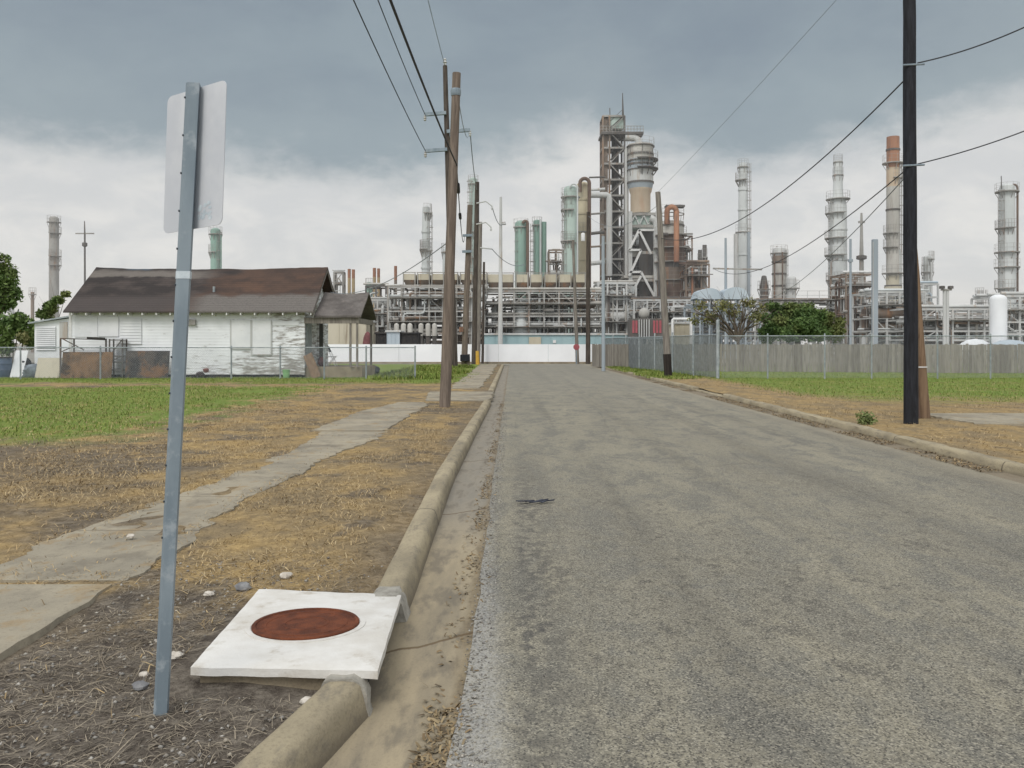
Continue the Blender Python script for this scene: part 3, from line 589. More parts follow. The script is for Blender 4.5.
# ------------------------------------------------------------------ white wall, wooden fence, chain link
r = thing('white_wall', 'long low white painted wall across the end of the street', 'wall', (0, YE + 5, 0))
xw0, xw1 = X(150, YE + 5), X(598, YE + 5); npan = 9
for k in range(npan):
    a = xw0 + (xw1 - xw0) * k / npan; c_ = xw0 + (xw1 - xw0) * (k + 1) / npan
    MB().box(a + .01, c_ - .01, YE + 5, YE + 5.2, .16, EYE - .02).build('wall_panel', M['whitewall'], r)
MB().box(xw0, xw1, YE + 4.96, YE + 5.24, -.1, .16).build('plinth', M['conc'], r)
def plank_fence(label, pts, h, m, name='wooden_fence'):
    r = thing(name, label, 'fence', (pts[0][0], pts[0][1], GZ)); b = MB(); pw = .145
    for (xa, ya), (xb, yb) in zip(pts, pts[1:]):
        L = math.hypot(xb - xa, yb - ya); n = int(L / pw); dx_, dy_ = (xb - xa) / L, (yb - ya) / L
        for i in range(n):
            a = (xa + dx_ * i * pw, ya + dy_ * i * pw); hh = h + random.uniform(-.035, .035); off = random.uniform(-.01, .01)
            p0 = Vector((a[0] - dy_ * off, a[1] + dx_ * off, 0)); p1 = p0 + Vector((dx_, dy_, 0)) * (pw - random.choice((.006, .01, .02)))
            nx, ny = -dy_ * .02, dx_ * .02
            vs = [(p0.x, p0.y, GZ - .02), (p1.x, p1.y, GZ - .02), (p1.x + nx, p1.y + ny, GZ - .02), (p0.x + nx, p0.y + ny, GZ - .02)]; vs += [(x_, y_, GZ + hh) for x_, y_, _ in vs]
            b.add(vs, [(4, 5, 6, 7), (0, 1, 5, 4), (1, 2, 6, 5), (2, 3, 7, 6), (3, 0, 4, 7)])
        rl = MB()
        for z_ in (.35, 1.15): rl.bar((xa - dy_ * .05, ya + dx_ * .05, GZ + z_), (xb - dy_ * .05, yb + dx_ * .05, GZ + z_), .05, .09)
        rl.build('rail', m, r)
    b.build('plank_panel', m, r); return r
m, g, b, pos = new_mat('grey_planks'); ri = g.n('ShaderNodeNewGeometry').outputs['Random Per Island']
n1 = g.noise(g.vec(pos, (8, 8, .8)), 2, 5, .6); n2 = g.noise(pos, .25, 3)
col = g.mix(ri, S(152, 147, 138), S(122, 117, 110)); col = g.mix(g.math('MULTIPLY', g.step(n1, .4, .7), .5), col, S(90, 84, 78)); col = g.mix(g.math('MULTIPLY', g.step(n2, .45, .65), .4), col, S(160, 152, 140))
g.put(b.inputs['Base Color'], col); b.inputs['Roughness'].default_value = .95; M['planks'] = m
fy = lambda px_, py_: (X(px_, GY(py_)), GY(py_))
plank_fence('grey weathered vertical plank fence across the right lawn', [fy(592, 366.2), fy(655, 369.6), fy(720, 371.6), fy(1075, 373.6)], 1.50, M['planks'])
M['link'] = mat('chain_wire', S(150, 156, 160), S(130, 136, 140), 4, rough=.5, metal=.3)
def chainlink(label, pts, h, posts, corner=None, wire=.004, pitch=.075, group=None):
    r = thing('chain_link_fence', label, 'fence', (pts[0][0], pts[0][1], GZ), group); wr = MB(); rl = MB()
    for (xa, ya), (xb, yb) in zip(pts, pts[1:]):
        L = math.hypot(xb - xa, yb - ya); dx_, dy_ = (xb - xa) / L, (yb - ya) / L
        def W_(u, z_): return (xa + dx_ * u, ya + dy_ * u, GZ + .04 + z_)
        u = -h
        while u < L:
            for s_ in (0, 1):
                u0, u1, z0, z1 = (u, u + h, 0, h) if s_ == 0 else (u, u + h, h, 0)
                if u0 < 0: z0 += (z1 - z0) * (0 - u0) / h; u0 = 0
                if u1 > L: z1 = z0 + (z1 - z0) * (L - u0) / (u1 - u0); u1 = L
                if u1 - u0 > .02: wr.tube([W_(u0, z0), W_(u1, z1)], wire, 3, cap=False)
            u += pitch
        rl.tube([W_(0, h + .02), W_(L, h + .02)], .022, 6)
    wr.build('wire_mesh', M['link'], r); rl.build('top_rail', M['galv_light'], r)
    for x_, y_, hh, rad in posts: MB().tube([(x_, y_ + .04, GZ - .05), (x_, y_ + .04, GZ + hh), (x_, y_ + .04, GZ + hh + .02)], [rad, rad, rad * .4], 8).build('post', M['galv_light'], r, smooth=True)
    return r
# house fence
yf = 36.5; posts = [(X(px_, yf), yf, 1.42, .036) for px_ in (-70, 20, 100, 178, 231, 280, 324, 366, 415)]
chainlink('low chain link fence with galvanised posts in front of the white house', [(X(-90, yf), yf), (X(415, yf), yf)], 1.30, posts, wire=.0028)
# right side fences
cy_ = 37.0; cxn = X(718, cy_)
posts = [(X(px_, cy_), cy_, 1.95, .035) for px_ in (768, 825, 872, 938, 991, 1040)]
chainlink('tall chain link fence along the front of the right lawn', [(cxn + .15, cy_), (X(1060, cy_), cy_)], 1.80, posts, wire=.0026)
posts = [(cxn, cy_, 2.55, .075)] + [(cxn + (X(602, 61) - cxn) * t, cy_ + (61 - cy_) * t, 2.1, .045) for t in (.14, .28, .42, .56, .7, .85, 1)]
chainlink('tall chain link fence running back along the right side of the street', [(cxn, cy_), (X(602, 61), 61)], 1.85, posts, wire=.005, pitch=.06)
# ------------------------------------------------------------------ the white house
HF = 38.5; RY, BY = 41.1, 44.0
house = thing('white_house', 'old white clapboard house with peeling paint, boarded windows and a patched brown roof', 'house', (X(190, HF), HF, GZ))
wl, wr_ = X(70, HF), X(304, HF); wb = BY - .5
# clapboard material with peeling paint
m, g, b, pos = new_mat('peeling_clapboard'); sp = g.n('ShaderNodeSeparateXYZ'); g.put(sp.inputs[0], pos); x, y, z = sp.outputs
n1 = g.noise(g.vec(pos, (1.2, 1.2, 7)), 1.3, 7, .68); n2 = g.noise(pos, .8, 4); n3 = g.noise(g.vec(pos, (6, 6, 30)), 1.5, 5, .6)
th_ = g.math('ADD', n1, g.math('ADD', g.math('MULTIPLY', g.step(x, -15.5, -9.5), .16), g.math('MULTIPLY', g.step(z, 1.5, .2), .10)))
wht = g.mix(g.step(n2, .35, .65), S(236, 238, 240), S(224, 226, 228)); bare = g.mix(g.step(n3, .35, .65), S(172, 169, 164), S(140, 136, 131))
col = g.mix(g.step(th_, .60, .76), wht, bare); g.put(b.inputs['Base Color'], col); b.inputs['Roughness'].default_value = .85; M['clap'] = m
def clap_wall(x0, y0, x1, y1, z0, ztop, exp=.135):           # ztop may be a function of 0..1 along the wall
    b = MB(); L = math.hypot(x1 - x0, y1 - y0); dx_, dy_ = (x1 - x0) / L, (y1 - y0) / L; nx, ny = dy_, -dx_; z_ = z0
    zt = ztop if callable(ztop) else (lambda t: ztop)
    N = 24; zmax = max(zt(i / N) for i in range(N + 1))
    while z_ < zmax:
        for i in range(N):
            t0, t1 = i / N, (i + 1) / N; a0, a1 = min(z_ + exp, zt(t0)), min(z_ + exp, zt(t1))
            if max(a0, a1) <= z_: continue
            a0, a1 = max(a0, z_), max(a1, z_); w0 = .02 + .006 * fbm(t0 * L, z_, .9)
            q = lambda t, z, o_: (x0 + dx_ * L * t + nx * o_, y0 + dy_ * L * t + ny * o_, z)
            b.add([q(t0, z_, w0), q(t1, z_, w0), q(t1, a1, .002), q(t0, a0, .002), q(t0, z_, 0), q(t1, z_, 0)], [(0, 1, 2, 3), (5, 4, 0, 1)[::-1]])
        z_ += exp
    return b
eave = Z(311, 38.05); ridge = Z(267, RY)
rs = (ridge - eave) / (RY - 38.05)
wt_ = eave + rs * (HF - 38.05) - .12
bw = clap_wall(wl, HF, wr_, HF, .22, wt_); bw.build('wall', M['clap'], house)
def gz(t):
    yv = HF + (wb - HF) * t; return (eave + rs * (yv - 38.05) if yv < RY else ridge - rs * (yv - RY)) - .12
clap_wall(wr_, HF, wr_, wb, .22, gz).build('wall', M['clap'], house)
clap_wall(wl, wb, wl, HF, .22, lambda t: gz(1 - t)).build('wall', M['clap'], house)
MB().box(wl, wr_, wb - .02, wb, .2, eave - .2).build('wall', M['clap'], house)
MB().box(wl + .1, wr_ - .1, HF + .1, wb - .1, GZ - .05, .3).build('foundation', M['dark'], house)
MB().box(wr_ - .1, wr_ + .035, HF - .035, HF + .1, .2, wt_ - .02).build('corner_board', M['clap'], house)
MB().box(wl - .035, wl + .09, HF - .035, HF + .1, .2, wt_ - .02).build('corner_board', M['white'], house)
# roof
m, g, b, pos = new_mat('patched_shingles'); sp = g.n('ShaderNodeSeparateXYZ'); g.put(sp.inputs[0], pos); x, y, z = sp.outputs
n1 = g.noise(g.vec(pos, (1, 1, 2.5)), .9, 6, .6); n2 = g.noise(g.vec(pos, (5, 5, 9)), 3, 4, .7); nb = g.noise(g.vec(pos, (.5, .5, 1.6)), .9, 4, .6)
course = g.math('FRACT', g.math('MULTIPLY', z, 9.0)); cl_ = g.step(course, .2, .02)
brn = g.mix(g.step(n1, .35, .65), S(70, 59, 54), S(86, 69, 60)); brn = g.mix(g.math('MULTIPLY', g.step(nb, .55, .7), .6), brn, S(98, 75, 62))
drk = g.mix(g.step(n1, .4, .65), S(56, 52, 51), S(76, 69, 66)); gry = g.mix(g.step(n2, .3, .7), S(94, 90, 87), S(120, 115, 110))
xw = g.math('ADD', x, g.math('MULTIPLY', g.math('SUBTRACT', nb, .5), 7)); left = g.step(g.math('ADD', xw, g.math('MULTIPLY', z, -.7)), -17.0, -18.6)
col = g.mix(left, brn, drk)
zz = g.math('ADD', z, g.math('MULTIPLY', g.math('SUBTRACT', n1, .5), .5)); low_ = g.math('MULTIPLY', g.step(zz, 3.95, 3.75), g.step(x, -15.2, -13.8)); col = g.mix(low_, col, gry)
mid = g.math('MULTIPLY', g.step(zz, 3.9, 3.6), g.step(x, -13.8, -15.5)); col = g.mix(g.math('MULTIPLY', mid, .8), col, S(80, 74, 72))
top_ = g.math('MULTIPLY', g.math('MULTIPLY', g.step(zz, 4.72, 4.86), g.step(zz, 5.2, 5.0)), g.step(x, -13.6, -15.6)); col = g.mix(g.math('MULTIPLY', top_, .75), col, S(122, 116, 110))
tarp = g.math('MULTIPLY', g.step(g.math('ABSOLUTE', g.math('ADD', x, 18.0)), .8, .3), g.step(zz, 5.08, 5.2)); col = g.mix(g.math('MULTIPLY', tarp, .7), col, S(78, 92, 104))
col = g.mix(g.math('MULTIPLY', cl_, .4), col, S(40, 34, 32)); col = g.mix(g.math('MULTIPLY', g.step(n2, .5, .75), .35), col, S(60, 50, 46))
g.put(b.inputs['Base Color'], col); b.inputs['Roughness'].default_value = .95; g.put(b.inputs['Normal'], g.bump(g.math('ADD', n2, g.math('MULTIPLY', course, -.6)), .5, .03)); M['shingle'] = m
def gable_roof(xa, xb, ye, yr, ybk, ze, zr, sag, th_=.07, amp=.03):
    b = MB(); nx, ny = 44, 10
    rows = [(ye + (yr - ye) * j / ny, ze + (zr - ze) * j / ny) for j in range(ny + 1)] + [(yr + (ybk - yr) * j / ny, zr + (ze - zr) * j / ny) for j in range(1, ny + 1)]
    vs = []
    for yv, zv in rows:
        fr = (zv - ze) / (zr - ze)
        for i in range(nx + 1):
            t = i / nx; xv = xa + (xb - xa) * t
            vs.append((xv, yv, zv - sag * math.sin(math.pi * t) ** .8 * fr + amp * fbm(xv, yv, .7) * (.4 + fr)))
    n = nx + 1; R = len(rows); N0 = len(vs); vs2 = [(a, c_, d_ - th_) for a, c_, d_ in vs]
    fs = [(j * n + i, j * n + i + 1, (j + 1) * n + i + 1, (j + 1) * n + i) for j in range(R - 1) for i in range(nx)]
    fs += [tuple(N0 + k for k in f[::-1]) for f in fs[:]]
    bd = [i for i in range(n)] + [j * n + nx for j in range(1, R)] + [(R - 1) * n + nx - i for i in range(1, n)] + [j * n for j in range(R - 2, 0, -1)]
    fs += [(bd[k], N0 + bd[k], N0 + bd[(k + 1) % len(bd)], bd[(k + 1) % len(bd)]) for k in range(len(bd))]
    return b.add(vs + vs2, fs)
xl, xr_ = X(63, 38.05), X(313, 38.05)
roof = gable_roof(xl, xr_, 38.05, RY, BY + .35, eave, ridge, .10).build('roof', M['shingle'], house, smooth=True, ang=25)
MB().tube([(X(214, 39.4), 39.4, Z(294, 39.4) - .1), (X(214, 39.4), 39.4, Z(286.5, 39.4))], .06, 10).build('vent_pipe', M['galv_light'], roof, smooth=True)
k = 0; xv = xl + .35
while xv < xr_ - .1:
    MB().box(xv, xv + .05, 38.07, 38.6, eave - .18, eave - .075).build('rafter_tail', M['white'], house); xv += .63
MB().bar((xr_ - .03, 38.07, eave - .15), (xr_ - .03, RY, ridge - .16), .04, .14).build('bargeboard', M['wood_grey'], house)
MB().bar((xr_ - .03, BY + .3, eave - .15), (xr_ - .03, RY + .03, ridge - .16), .04, .14).build('bargeboard', M['wood_grey'], house)
# boarded openings
M['board'] = mat('white_boards', S(226, 227, 228), S(214, 216, 218), .9, rough=.75, c3=S(196, 194, 190), s3=3, st3=(1, 1, 3), t3=(.58, .8))
def board(px0, px1, py0, py1, m='board', slats=0, off=.045, frame=None):
    x0, x1, z0, z1 = X(px0, HF), X(px1, HF), Z(py1, HF), Z(py0, HF); b = MB()
    if slats:
        hgt = (z1 - z0) / slats
        for k in range(slats): b.add([(x0, HF - off - .02, z0 + k * hgt), (x1, HF - off - .02, z0 + k * hgt), (x1, HF - off, z0 + k * hgt + hgt * .93), (x0, HF - off, z0 + k * hgt + hgt * .93), (x0, HF - .005, z0 + k * hgt), (x1, HF - .005, z0 + k * hgt)], [(0, 1, 2, 3), (4, 5, 1, 0)])
        b.box(x0, x1, HF - .03, HF - .004, z0, z1)
    else: b.cbox(x0, x1, HF - off, HF - .004, z0, z1, .006)
    return b.build('window_board', M[m], house)
board(75, 98, 316.5, 337); board(98.6, 119, 316.5, 336.5, off=.055); board(120.5, 142, 318, 344, slats=9)
for a, c_, e1 in ((231.5, 250.5, 348), (252.5, 271, 354)):
    bo = board(a, c_, 320, e1); x0, x1, z0, z1 = X(a, HF), X(c_, HF), Z(e1, HF), Z(320, HF); f = MB()
    for q in ((x0 - .05, x0 - .004), (x1 + .004, x1 + .05)): f.box(q[0], q[1], HF - .06, HF - .02, z0, z1)
    f.box(x0 - .05, x1 + .05, HF - .062, HF - .02, z0 - .06, z0 - .003); f.build('frame', M['steel_l'], bo)
board(272.5, 299, 321, 325.5, off=.04)
MB().cbox(X(188, HF), X(196.5, HF), HF - .16, HF - .03, Z(325, HF), Z(319.5, HF), .01).build('meter_box', M['steel'], house)
# side wall: door and metal sheet
MB().box(wr_ + .03, wr_ + .06, 38.75, 39.75, Z(355, 39), Z(317, 39)).build('window_board', M['galv_light'], house)
dr = MB().box(wr_ + .03, wr_ + .06, 41.2, 42.1, .55, 2.6).build('door', M['dark'], house); MB().box(wr_ + .025, wr_ + .075, 41.08, 41.2, .5, 2.72).box(wr_ + .025, wr_ + .075, 42.1, 42.2, .5, 2.72).build('frame', M['clap'], dr)
# porch
px0, px1 = wr_ + .03, X(359.5, 38.6)
proof = gable_roof(X(314, 38.3), X(361, 38.3), 38.3, 40.5, 42.6, Z(315.5, 38.3), Z(292, 40.5), .10, .09)
M['gshingle'] = mat('grey_shingles', S(114, 109, 105), S(94, 89, 86), 1.4, (1, 1, 2), rough=.95, bump=.5, bscale=12, c3=S(126, 118, 110), s3=4, t3=(.55, .75), fine=14)
pr = proof.build('porch_roof', M['gshingle'], house, smooth=True, ang=25)
zp = Z(323, 38.5)
for x_, y_ in ((X(350.5, 38.5), 38.5), (X(357.2, 38.5), 38.5), (X(357.2, 38.5), 42.3)):
    MB().bar((x_, y_, Z(367, 38.5)), (x_, y_, zp + .1), .09).build('porch_post', M['wood_grey'], house)
MB().box(px0, X(359, 38.5), 38.42, 38.52, zp - .02, zp + .24).build('porch_beam', M['wood_grey'], house)
MB().box(X(359, 38.5) - .1, X(359, 38.5), 38.52, 42.4, zp - .02, zp + .22).build('porch_beam', M['wood_grey'], house)
MB().box(px0, X(361, 38.3), 38.6, 42.3, GZ - .05, Z(367, 38.6)).build('porch_floor', M['conc'], house)
MB().cbox(X(320, 40), X(324, 40), 39.9, 40.3, Z(368, 40), Z(357, 40), .03).build('bin', M['rust'], None) if 0 else None
# things about the house
pl = MB(); a = Vector((X(317, 38), 38.0, GZ)); c_ = Vector((X(305.5, 38), 38.36, Z(354.5, 38))); pl.bar(a, c_, .42, .03, up=(0, 1, 0))
tag(pl.build('plank', M['wood_brown']), 'brown wooden board leaning against the corner of the white house', 'board')
r = thing('bucket', 'pale green plastic bucket at the foot of the white house wall', 'bucket', (X(286.3, 37.8), 37.8, GZ))
M['bucket'] = mat('pale_green_plastic', S(150, 196, 140), S(132, 178, 124), 4, rough=.5)
MB().lathe([(.13, GZ), (.17, GZ + .34), (.18, GZ + .34), (.18, GZ + .37), (.16, GZ + .37), (.15, GZ + .32), (.01, GZ + .3)], X(286.3, 37.8), 37.8, 16).build('body', M['bucket'], r, smooth=True)
MB().tube([(X(286.3, 37.8) + .17 * math.cos(t), 37.72, GZ + .36 - .12 * math.sin(t)) for t in np.linspace(0, math.pi, 10)], .008, 6).build('handle', M['galv'], r)
r = thing('folding_chair', 'white folding chair with a black seat back on the porch', 'chair', (X(331, 40.5), 40.5, Z(367, 38.6)))
zc = Z(367, 38.6); xc = X(331, 40.5)
b = MB()
for sx in (-.22, .22): MB().tube([(xc + .3, 40.3 + sx, zc), (xc - .12, 40.3 + sx, zc + .95)], .016, 6).build('back_leg', M['white'], r)
for sx in (-.2, .2): MB().tube([(xc - .15, 40.3 + sx, zc), (xc + .28, 40.3 + sx, zc + .48)], .016, 6).build('leg', M['white'], r)
MB().cbox(xc - .16, xc + .26, 40.1, 40.5, zc + .42, zc + .46).build('seat', M['white'], r); MB().add([(xc - .02, 40.08, zc + .66), (xc - .02, 40.52, zc + .66), (xc - .13, 40.52, zc + .92), (xc - .13, 40.08, zc + .92), (xc + .02, 40.08, zc + .67), (xc + .02, 40.52, zc + .67), (xc - .09, 40.52, zc + .93), (xc - .09, 40.08, zc + .93)], [(0, 1, 2, 3), (7, 6, 5, 4), (0, 3, 7, 4), (1, 0, 4, 5), (2, 1, 5, 6), (3, 2, 6, 7)]).build('backrest', M['black'], r)
def lump(name, label, cat, px_, py_, sx, sy, sz, m, Y=None, amp=.25, seed=0, z0=GZ, flat=0, n=14, group=None):
    Y = Y or GY(py_); x0 = X(px_, Y); b = MB(); vs = []; fs = []; R = n // 2
    for j in range(R + 1):
        ph = math.pi * j / R
        for i in range(n):
            t = 2 * math.pi * i / n; v = Vector((math.sin(ph) * math.cos(t), math.sin(ph) * math.sin(t), math.cos(ph)))
            k = 1 + amp * mnoise.noise(v * 1.7 + Vector((seed * 5.1, 0, 0))) + amp * .6 * mnoise.noise(v * 4 + Vector((0, seed * 3.3, 0)))
            vs.append((x0 + v.x * sx / 2 * k, Y + v.y * sy / 2 * k, z0 + max(-.03, sz * (.42 + v.z * .5 * k))))
    fs = [(j * n + i, (j + 1) * n + i, (j + 1) * n + (i + 1) % n, j * n + (i + 1) % n) for j in range(R) for i in range(n)]
    return tag(b.add(vs, fs).build(name, m, smooth=True, ang=35 if amp < .4 else 60), label, cat, group)
lump('garbage_bag', 'dark stuffed bag slumped by the house wall right of the sign post', 'bag', 200, 378, .42, .35, .30, mat('dark_cloth', S(70, 60, 58), S(46, 40, 42), 5, rough=.9), 38.0, .3, 3)
lump('cloth_bundle', 'reddish brown cloth bundle on top of the dark bag by the wall', 'cloth', 206, 372, .26, .24, .22, mat('red_cloth', S(130, 84, 76), S(96, 60, 54), 6, rough=.9), 37.95, .3, 5, z0=GZ + .24)
lump('garbage_bag', 'dark red sack under the porch by the house door', 'bag', 321.5, 367, .35, .4, .5, mat('red_sack', S(92, 52, 50), S(60, 40, 40), 5, rough=.9), 39.6, .25, 8, z0=Z(367, 38.6))
MB_ = MB().box(X(192, 38.2), X(225, 38.2), 38.1, 38.3, GZ - .02, GZ + .09); tag(MB_.build('timber', M['wood_dark']), 'dark timber lying along the foot of the house wall', 'timber')
# shed at the left end
sh = thing('lean_to_shed', 'low white shed with a louvred panel at the left end of the house', 'shed', (X(52, 40), 40, GZ)); YS_ = 39.6
x0, x1 = X(34.5, YS_), X(72, YS_)
MB().add([(x0, YS_, GZ), (x1, YS_, GZ), (x1, YS_, Z(318, YS_)), (x0, YS_, Z(323, YS_)), (x0, YS_ + 2.5, GZ), (x1, YS_ + 2.5, GZ), (x1, YS_ + 2.5, Z(318, YS_)), (x0, YS_ + 2.5, Z(323, YS_))], [(0, 1, 2, 3), (7, 6, 5, 4), (3, 7, 4, 0), (1, 5, 6, 2)]).build('wall', M['clap'], sh)
MB().add([(x0 - .2, YS_ - .2, Z(322.5, YS_)), (x1, YS_ - .2, Z(315.5, YS_)), (x1, YS_ + 2.6, Z(313, YS_)), (x0 - .2, YS_ + 2.6, Z(320.5, YS_)), (x0 - .2, YS_ - .2, Z(324, YS_)), (x1, YS_ - .2, Z(317, YS_)), (x1, YS_ + 2.6, Z(314.5, YS_)), (x0 - .2, YS_ + 2.6, Z(322, YS_))], [(0, 1, 2, 3), (7, 6, 5, 4), (0, 4, 5, 1), (3, 7, 4, 0), (1, 5, 6, 2), (2, 6, 7, 3)]).build('roof', M['galv_light'], sh)
b = MB(); z0, z1 = Z(350, YS_), Z(326, YS_); nl = 12
for k in range(nl): zz_ = z0 + (z1 - z0) * k / nl; b.add([(x0 + .08, YS_ - .07, zz_), (X(56, YS_), YS_ - .07, zz_), (X(56, YS_), YS_ - .01, zz_ + .09), (x0 + .08, YS_ - .01, zz_ + .09)], [(0, 1, 2, 3)])
b.build('louvre_panel', M['board'], sh); MB().box(X(60, YS_), X(68, YS_), YS_ - .05, YS_ - .005, Z(338, YS_), Z(322, YS_)).build('window_board', M['steel_l'], sh)
def sheet(name, label, cat, px0, px1, py0, py1, Y, m, tilt=.2, th_=.03):
    x0, x1 = X(px0, Y), X(px1, Y); z1 = Z(py0, Y); z0 = GZ - .02
    return tag(MB().add([(x0, Y, z0), (x1, Y, z0), (x1, Y + tilt, z1), (x0, Y + tilt, z1), (x0, Y + th_, z0), (x1, Y + th_, z0), (x1, Y + tilt + th_, z1), (x0, Y + tilt + th_, z1)], [(0, 1, 2, 3), (7, 6, 5, 4), (0, 4, 5, 1), (1, 5, 6, 2), (2, 6, 7, 3), (3, 7, 4, 0)]).build(name, m), label, cat)
M['ply'] = mat('stained_plywood', S(130, 102, 76), S(98, 80, 62), 1.9, (1, 1, .6), .4, .6, rough=.9, c3=S(70, 60, 52), s3=1.5, t3=(.5, .62))
M['ply2'] = mat('dark_plywood', S(84, 77, 72), S(58, 56, 56), 1.6, (1, 1, 1), .4, .6, rough=.9, c3=S(122, 92, 68), s3=1.3, t3=(.48, .62))
sheet('plywood_sheet', 'brown stained plywood sheet standing in front of the white house', 'plywood', 60.5, 111, 352, 377, 37.6, M['ply'])
sheet('plywood_sheet', 'dark water stained plywood sheet left of the sign post', 'plywood', 124.5, 168, 351, 377, 37.7, M['ply2'])
sheet('panel_sheet', 'pale beige panel leaning below the shed', 'panel', 34.5, 58.5, 358, 374, 38.0, M['beige'], .3)
sheet('white_sheet', 'crooked white board among the junk at the far left', 'board', 9.5, 22, 350.5, 371, 38.4, M['board'], .5)
r = thing('steel_rack', 'dark metal ladder rack standing between the two plywood sheets', 'rack', (X(115, 37.9), 37.9, GZ)); Yk = 37.9
for px_ in (109.5, 122.5):
    for dy_ in (0, .4): MB().bar((X(px_, Yk), Yk + dy_, GZ - .02), (X(px_, Yk), Yk + dy_, Z(339, Yk)), .05).build('upright', M['steel_d'], r)
for py_ in (340, 348, 356, 362, 370): MB().box(X(109.5, Yk), X(122.5, Yk), Yk - .03, Yk + .43, Z(py_, Yk) - .025, Z(py_, Yk) + .02).build('shelf', M['steel_d'], r)
for s_, e_ in ((356, 340), (362, 356)): MB().bar((X(110, Yk), Yk - .03, Z(s_, Yk)), (X(122, Yk), Yk - .03, Z(e_, Yk)), .035).build('brace', M['steel_d'], r)
r = thing('gate_frame', 'rusty metal gate frame behind the brown plywood sheet', 'gate', (X(84, 38.05), 38.05, GZ)); Yk = 38.05; b = MB()
for px_ in (60.5, 74, 106): b.bar((X(px_, Yk), Yk, GZ - .02), (X(px_, Yk), Yk, Z(338.5, Yk)), .06)
b.bar((X(60, Yk), Yk, Z(338.5, Yk)), (X(106, Yk), Yk, Z(339.5, Yk)), .05).bar((X(62, Yk), Yk, Z(338.5, Yk)), (X(84, Yk), Yk, Z(350, Yk)), .04).bar((X(74, Yk), Yk, Z(346, Yk)), (X(61, Yk), Yk, Z(352, Yk)), .04)
b.build('frame', M['steel_d'], r); MB().bar((X(88, Yk), Yk - .05, Z(338.2, Yk)), (X(105, Yk), Yk - .05, Z(339, Yk)), .12).build('top_bar', M['dark'], r)
r = thing('barrel', 'blue plastic barrel at the far left fence', 'barrel', (X(5, 38.6), 38.6, GZ)); M['bluep'] = mat('blue_plastic', S(72, 90, 114), S(60, 76, 98), 3, rough=.5)
MB().lathe([(.25, GZ), (.29, GZ + .05), (.29, GZ + .3), (.31, GZ + .32), (.29, GZ + .35), (.29, GZ + .6), (.31, GZ + .62), (.29, GZ + .65), (.28, GZ + .88), (.24, GZ + .9), (.02, GZ + .89)], X(5, 38.6), 38.6, 18).build('body', M['bluep'], r, smooth=True); MB().ring(X(5, 38.6), 38.6, .24, .305, GZ + .87, GZ + .925, 18).build('rim', M['black'], r)
lump('tarp_heap', 'grey tarpaulin heaped beside the white board', 'tarpaulin', 33, 374, 1.0, .6, .65, mat('grey_tarp', S(128, 138, 146), S(96, 104, 112), 4, rough=.7), 38.3, .45, 4)
lump('tarp_heap', 'black sheeting heaped between the white board and the grey tarpaulin', 'tarpaulin', 26, 372, .45, .5, .95, M['black'], 38.9, .3, 7)
lump('scrap_heap', 'dark scrap pile on the ground behind the porch fence', 'scrap', 372, 371, .7, .6, .45, mat('scrap', S(90, 92, 96), S(66, 68, 72), 5, rough=.9), 42.5, .4, 2)
# stones on the verge
M['stone'] = mat('pale_stone', S(206, 200, 190), S(176, 168, 156), 14, rough=.95, bump=.5, bscale=40)
M['stone_g'] = mat('grey_stone', S(140, 140, 140), S(112, 112, 114), 14, rough=.95, bump=.5, bscale=40)
for k, (lab, px_, py_, s_, mm) in enumerate((('white pebble lying in the middle of the sidewalk', 131, 537, .05, 'stone'), ('pale stone in the straw behind the drain slab', 286, 582, .07, 'stone'), ('small white stone at the near left corner of the drain slab', 176, 660, .055, 'stone'),
        ('flat white stone between the drain slab and the near kerb', 308, 703, .055, 'stone'), ('grey stone beside the far left corner of the drain slab', 243, 594, .085, 'stone_g'), ('small pale stone left of the grey stone', 209, 600, .05, 'stone'), ('white chip in the dirt left of the sign post', 144, 676, .04, 'stone'), ('grey stone half buried left of the sign post foot', 140, 692, .06, 'stone_g'))):
    Y = GY(py_, GZ - (.03 if py_ > 560 else -.03)); lump('stone', lab, 'stone', px_, py_, s_ * 1.2, s_, s_ * .7, M[mm], Y, .3, k + 20, z0=(lz(X(px_, Y), Y) - .004 if py_ > 560 else GZ + .022), group='stones on the verge')
# scrap on the road
b = MB(); yq = 8.45
for k in range(9):
    a = Vector((.02 + .04 * k + random.uniform(-.02, .02), yq + random.uniform(-.05, .05), .034)); c_ = a + Vector((random.uniform(.05, .13), random.uniform(-.06, .06), random.uniform(.0, .02))); b.bar(a, c_, random.uniform(.01, .03), .01)
tag(b.build('scrap_strip', mat('dark_rubber', S(52, 54, 62), S(74, 78, 88), 12, rough=.8)), 'shredded dark rubber strip lying on the road', 'debris')
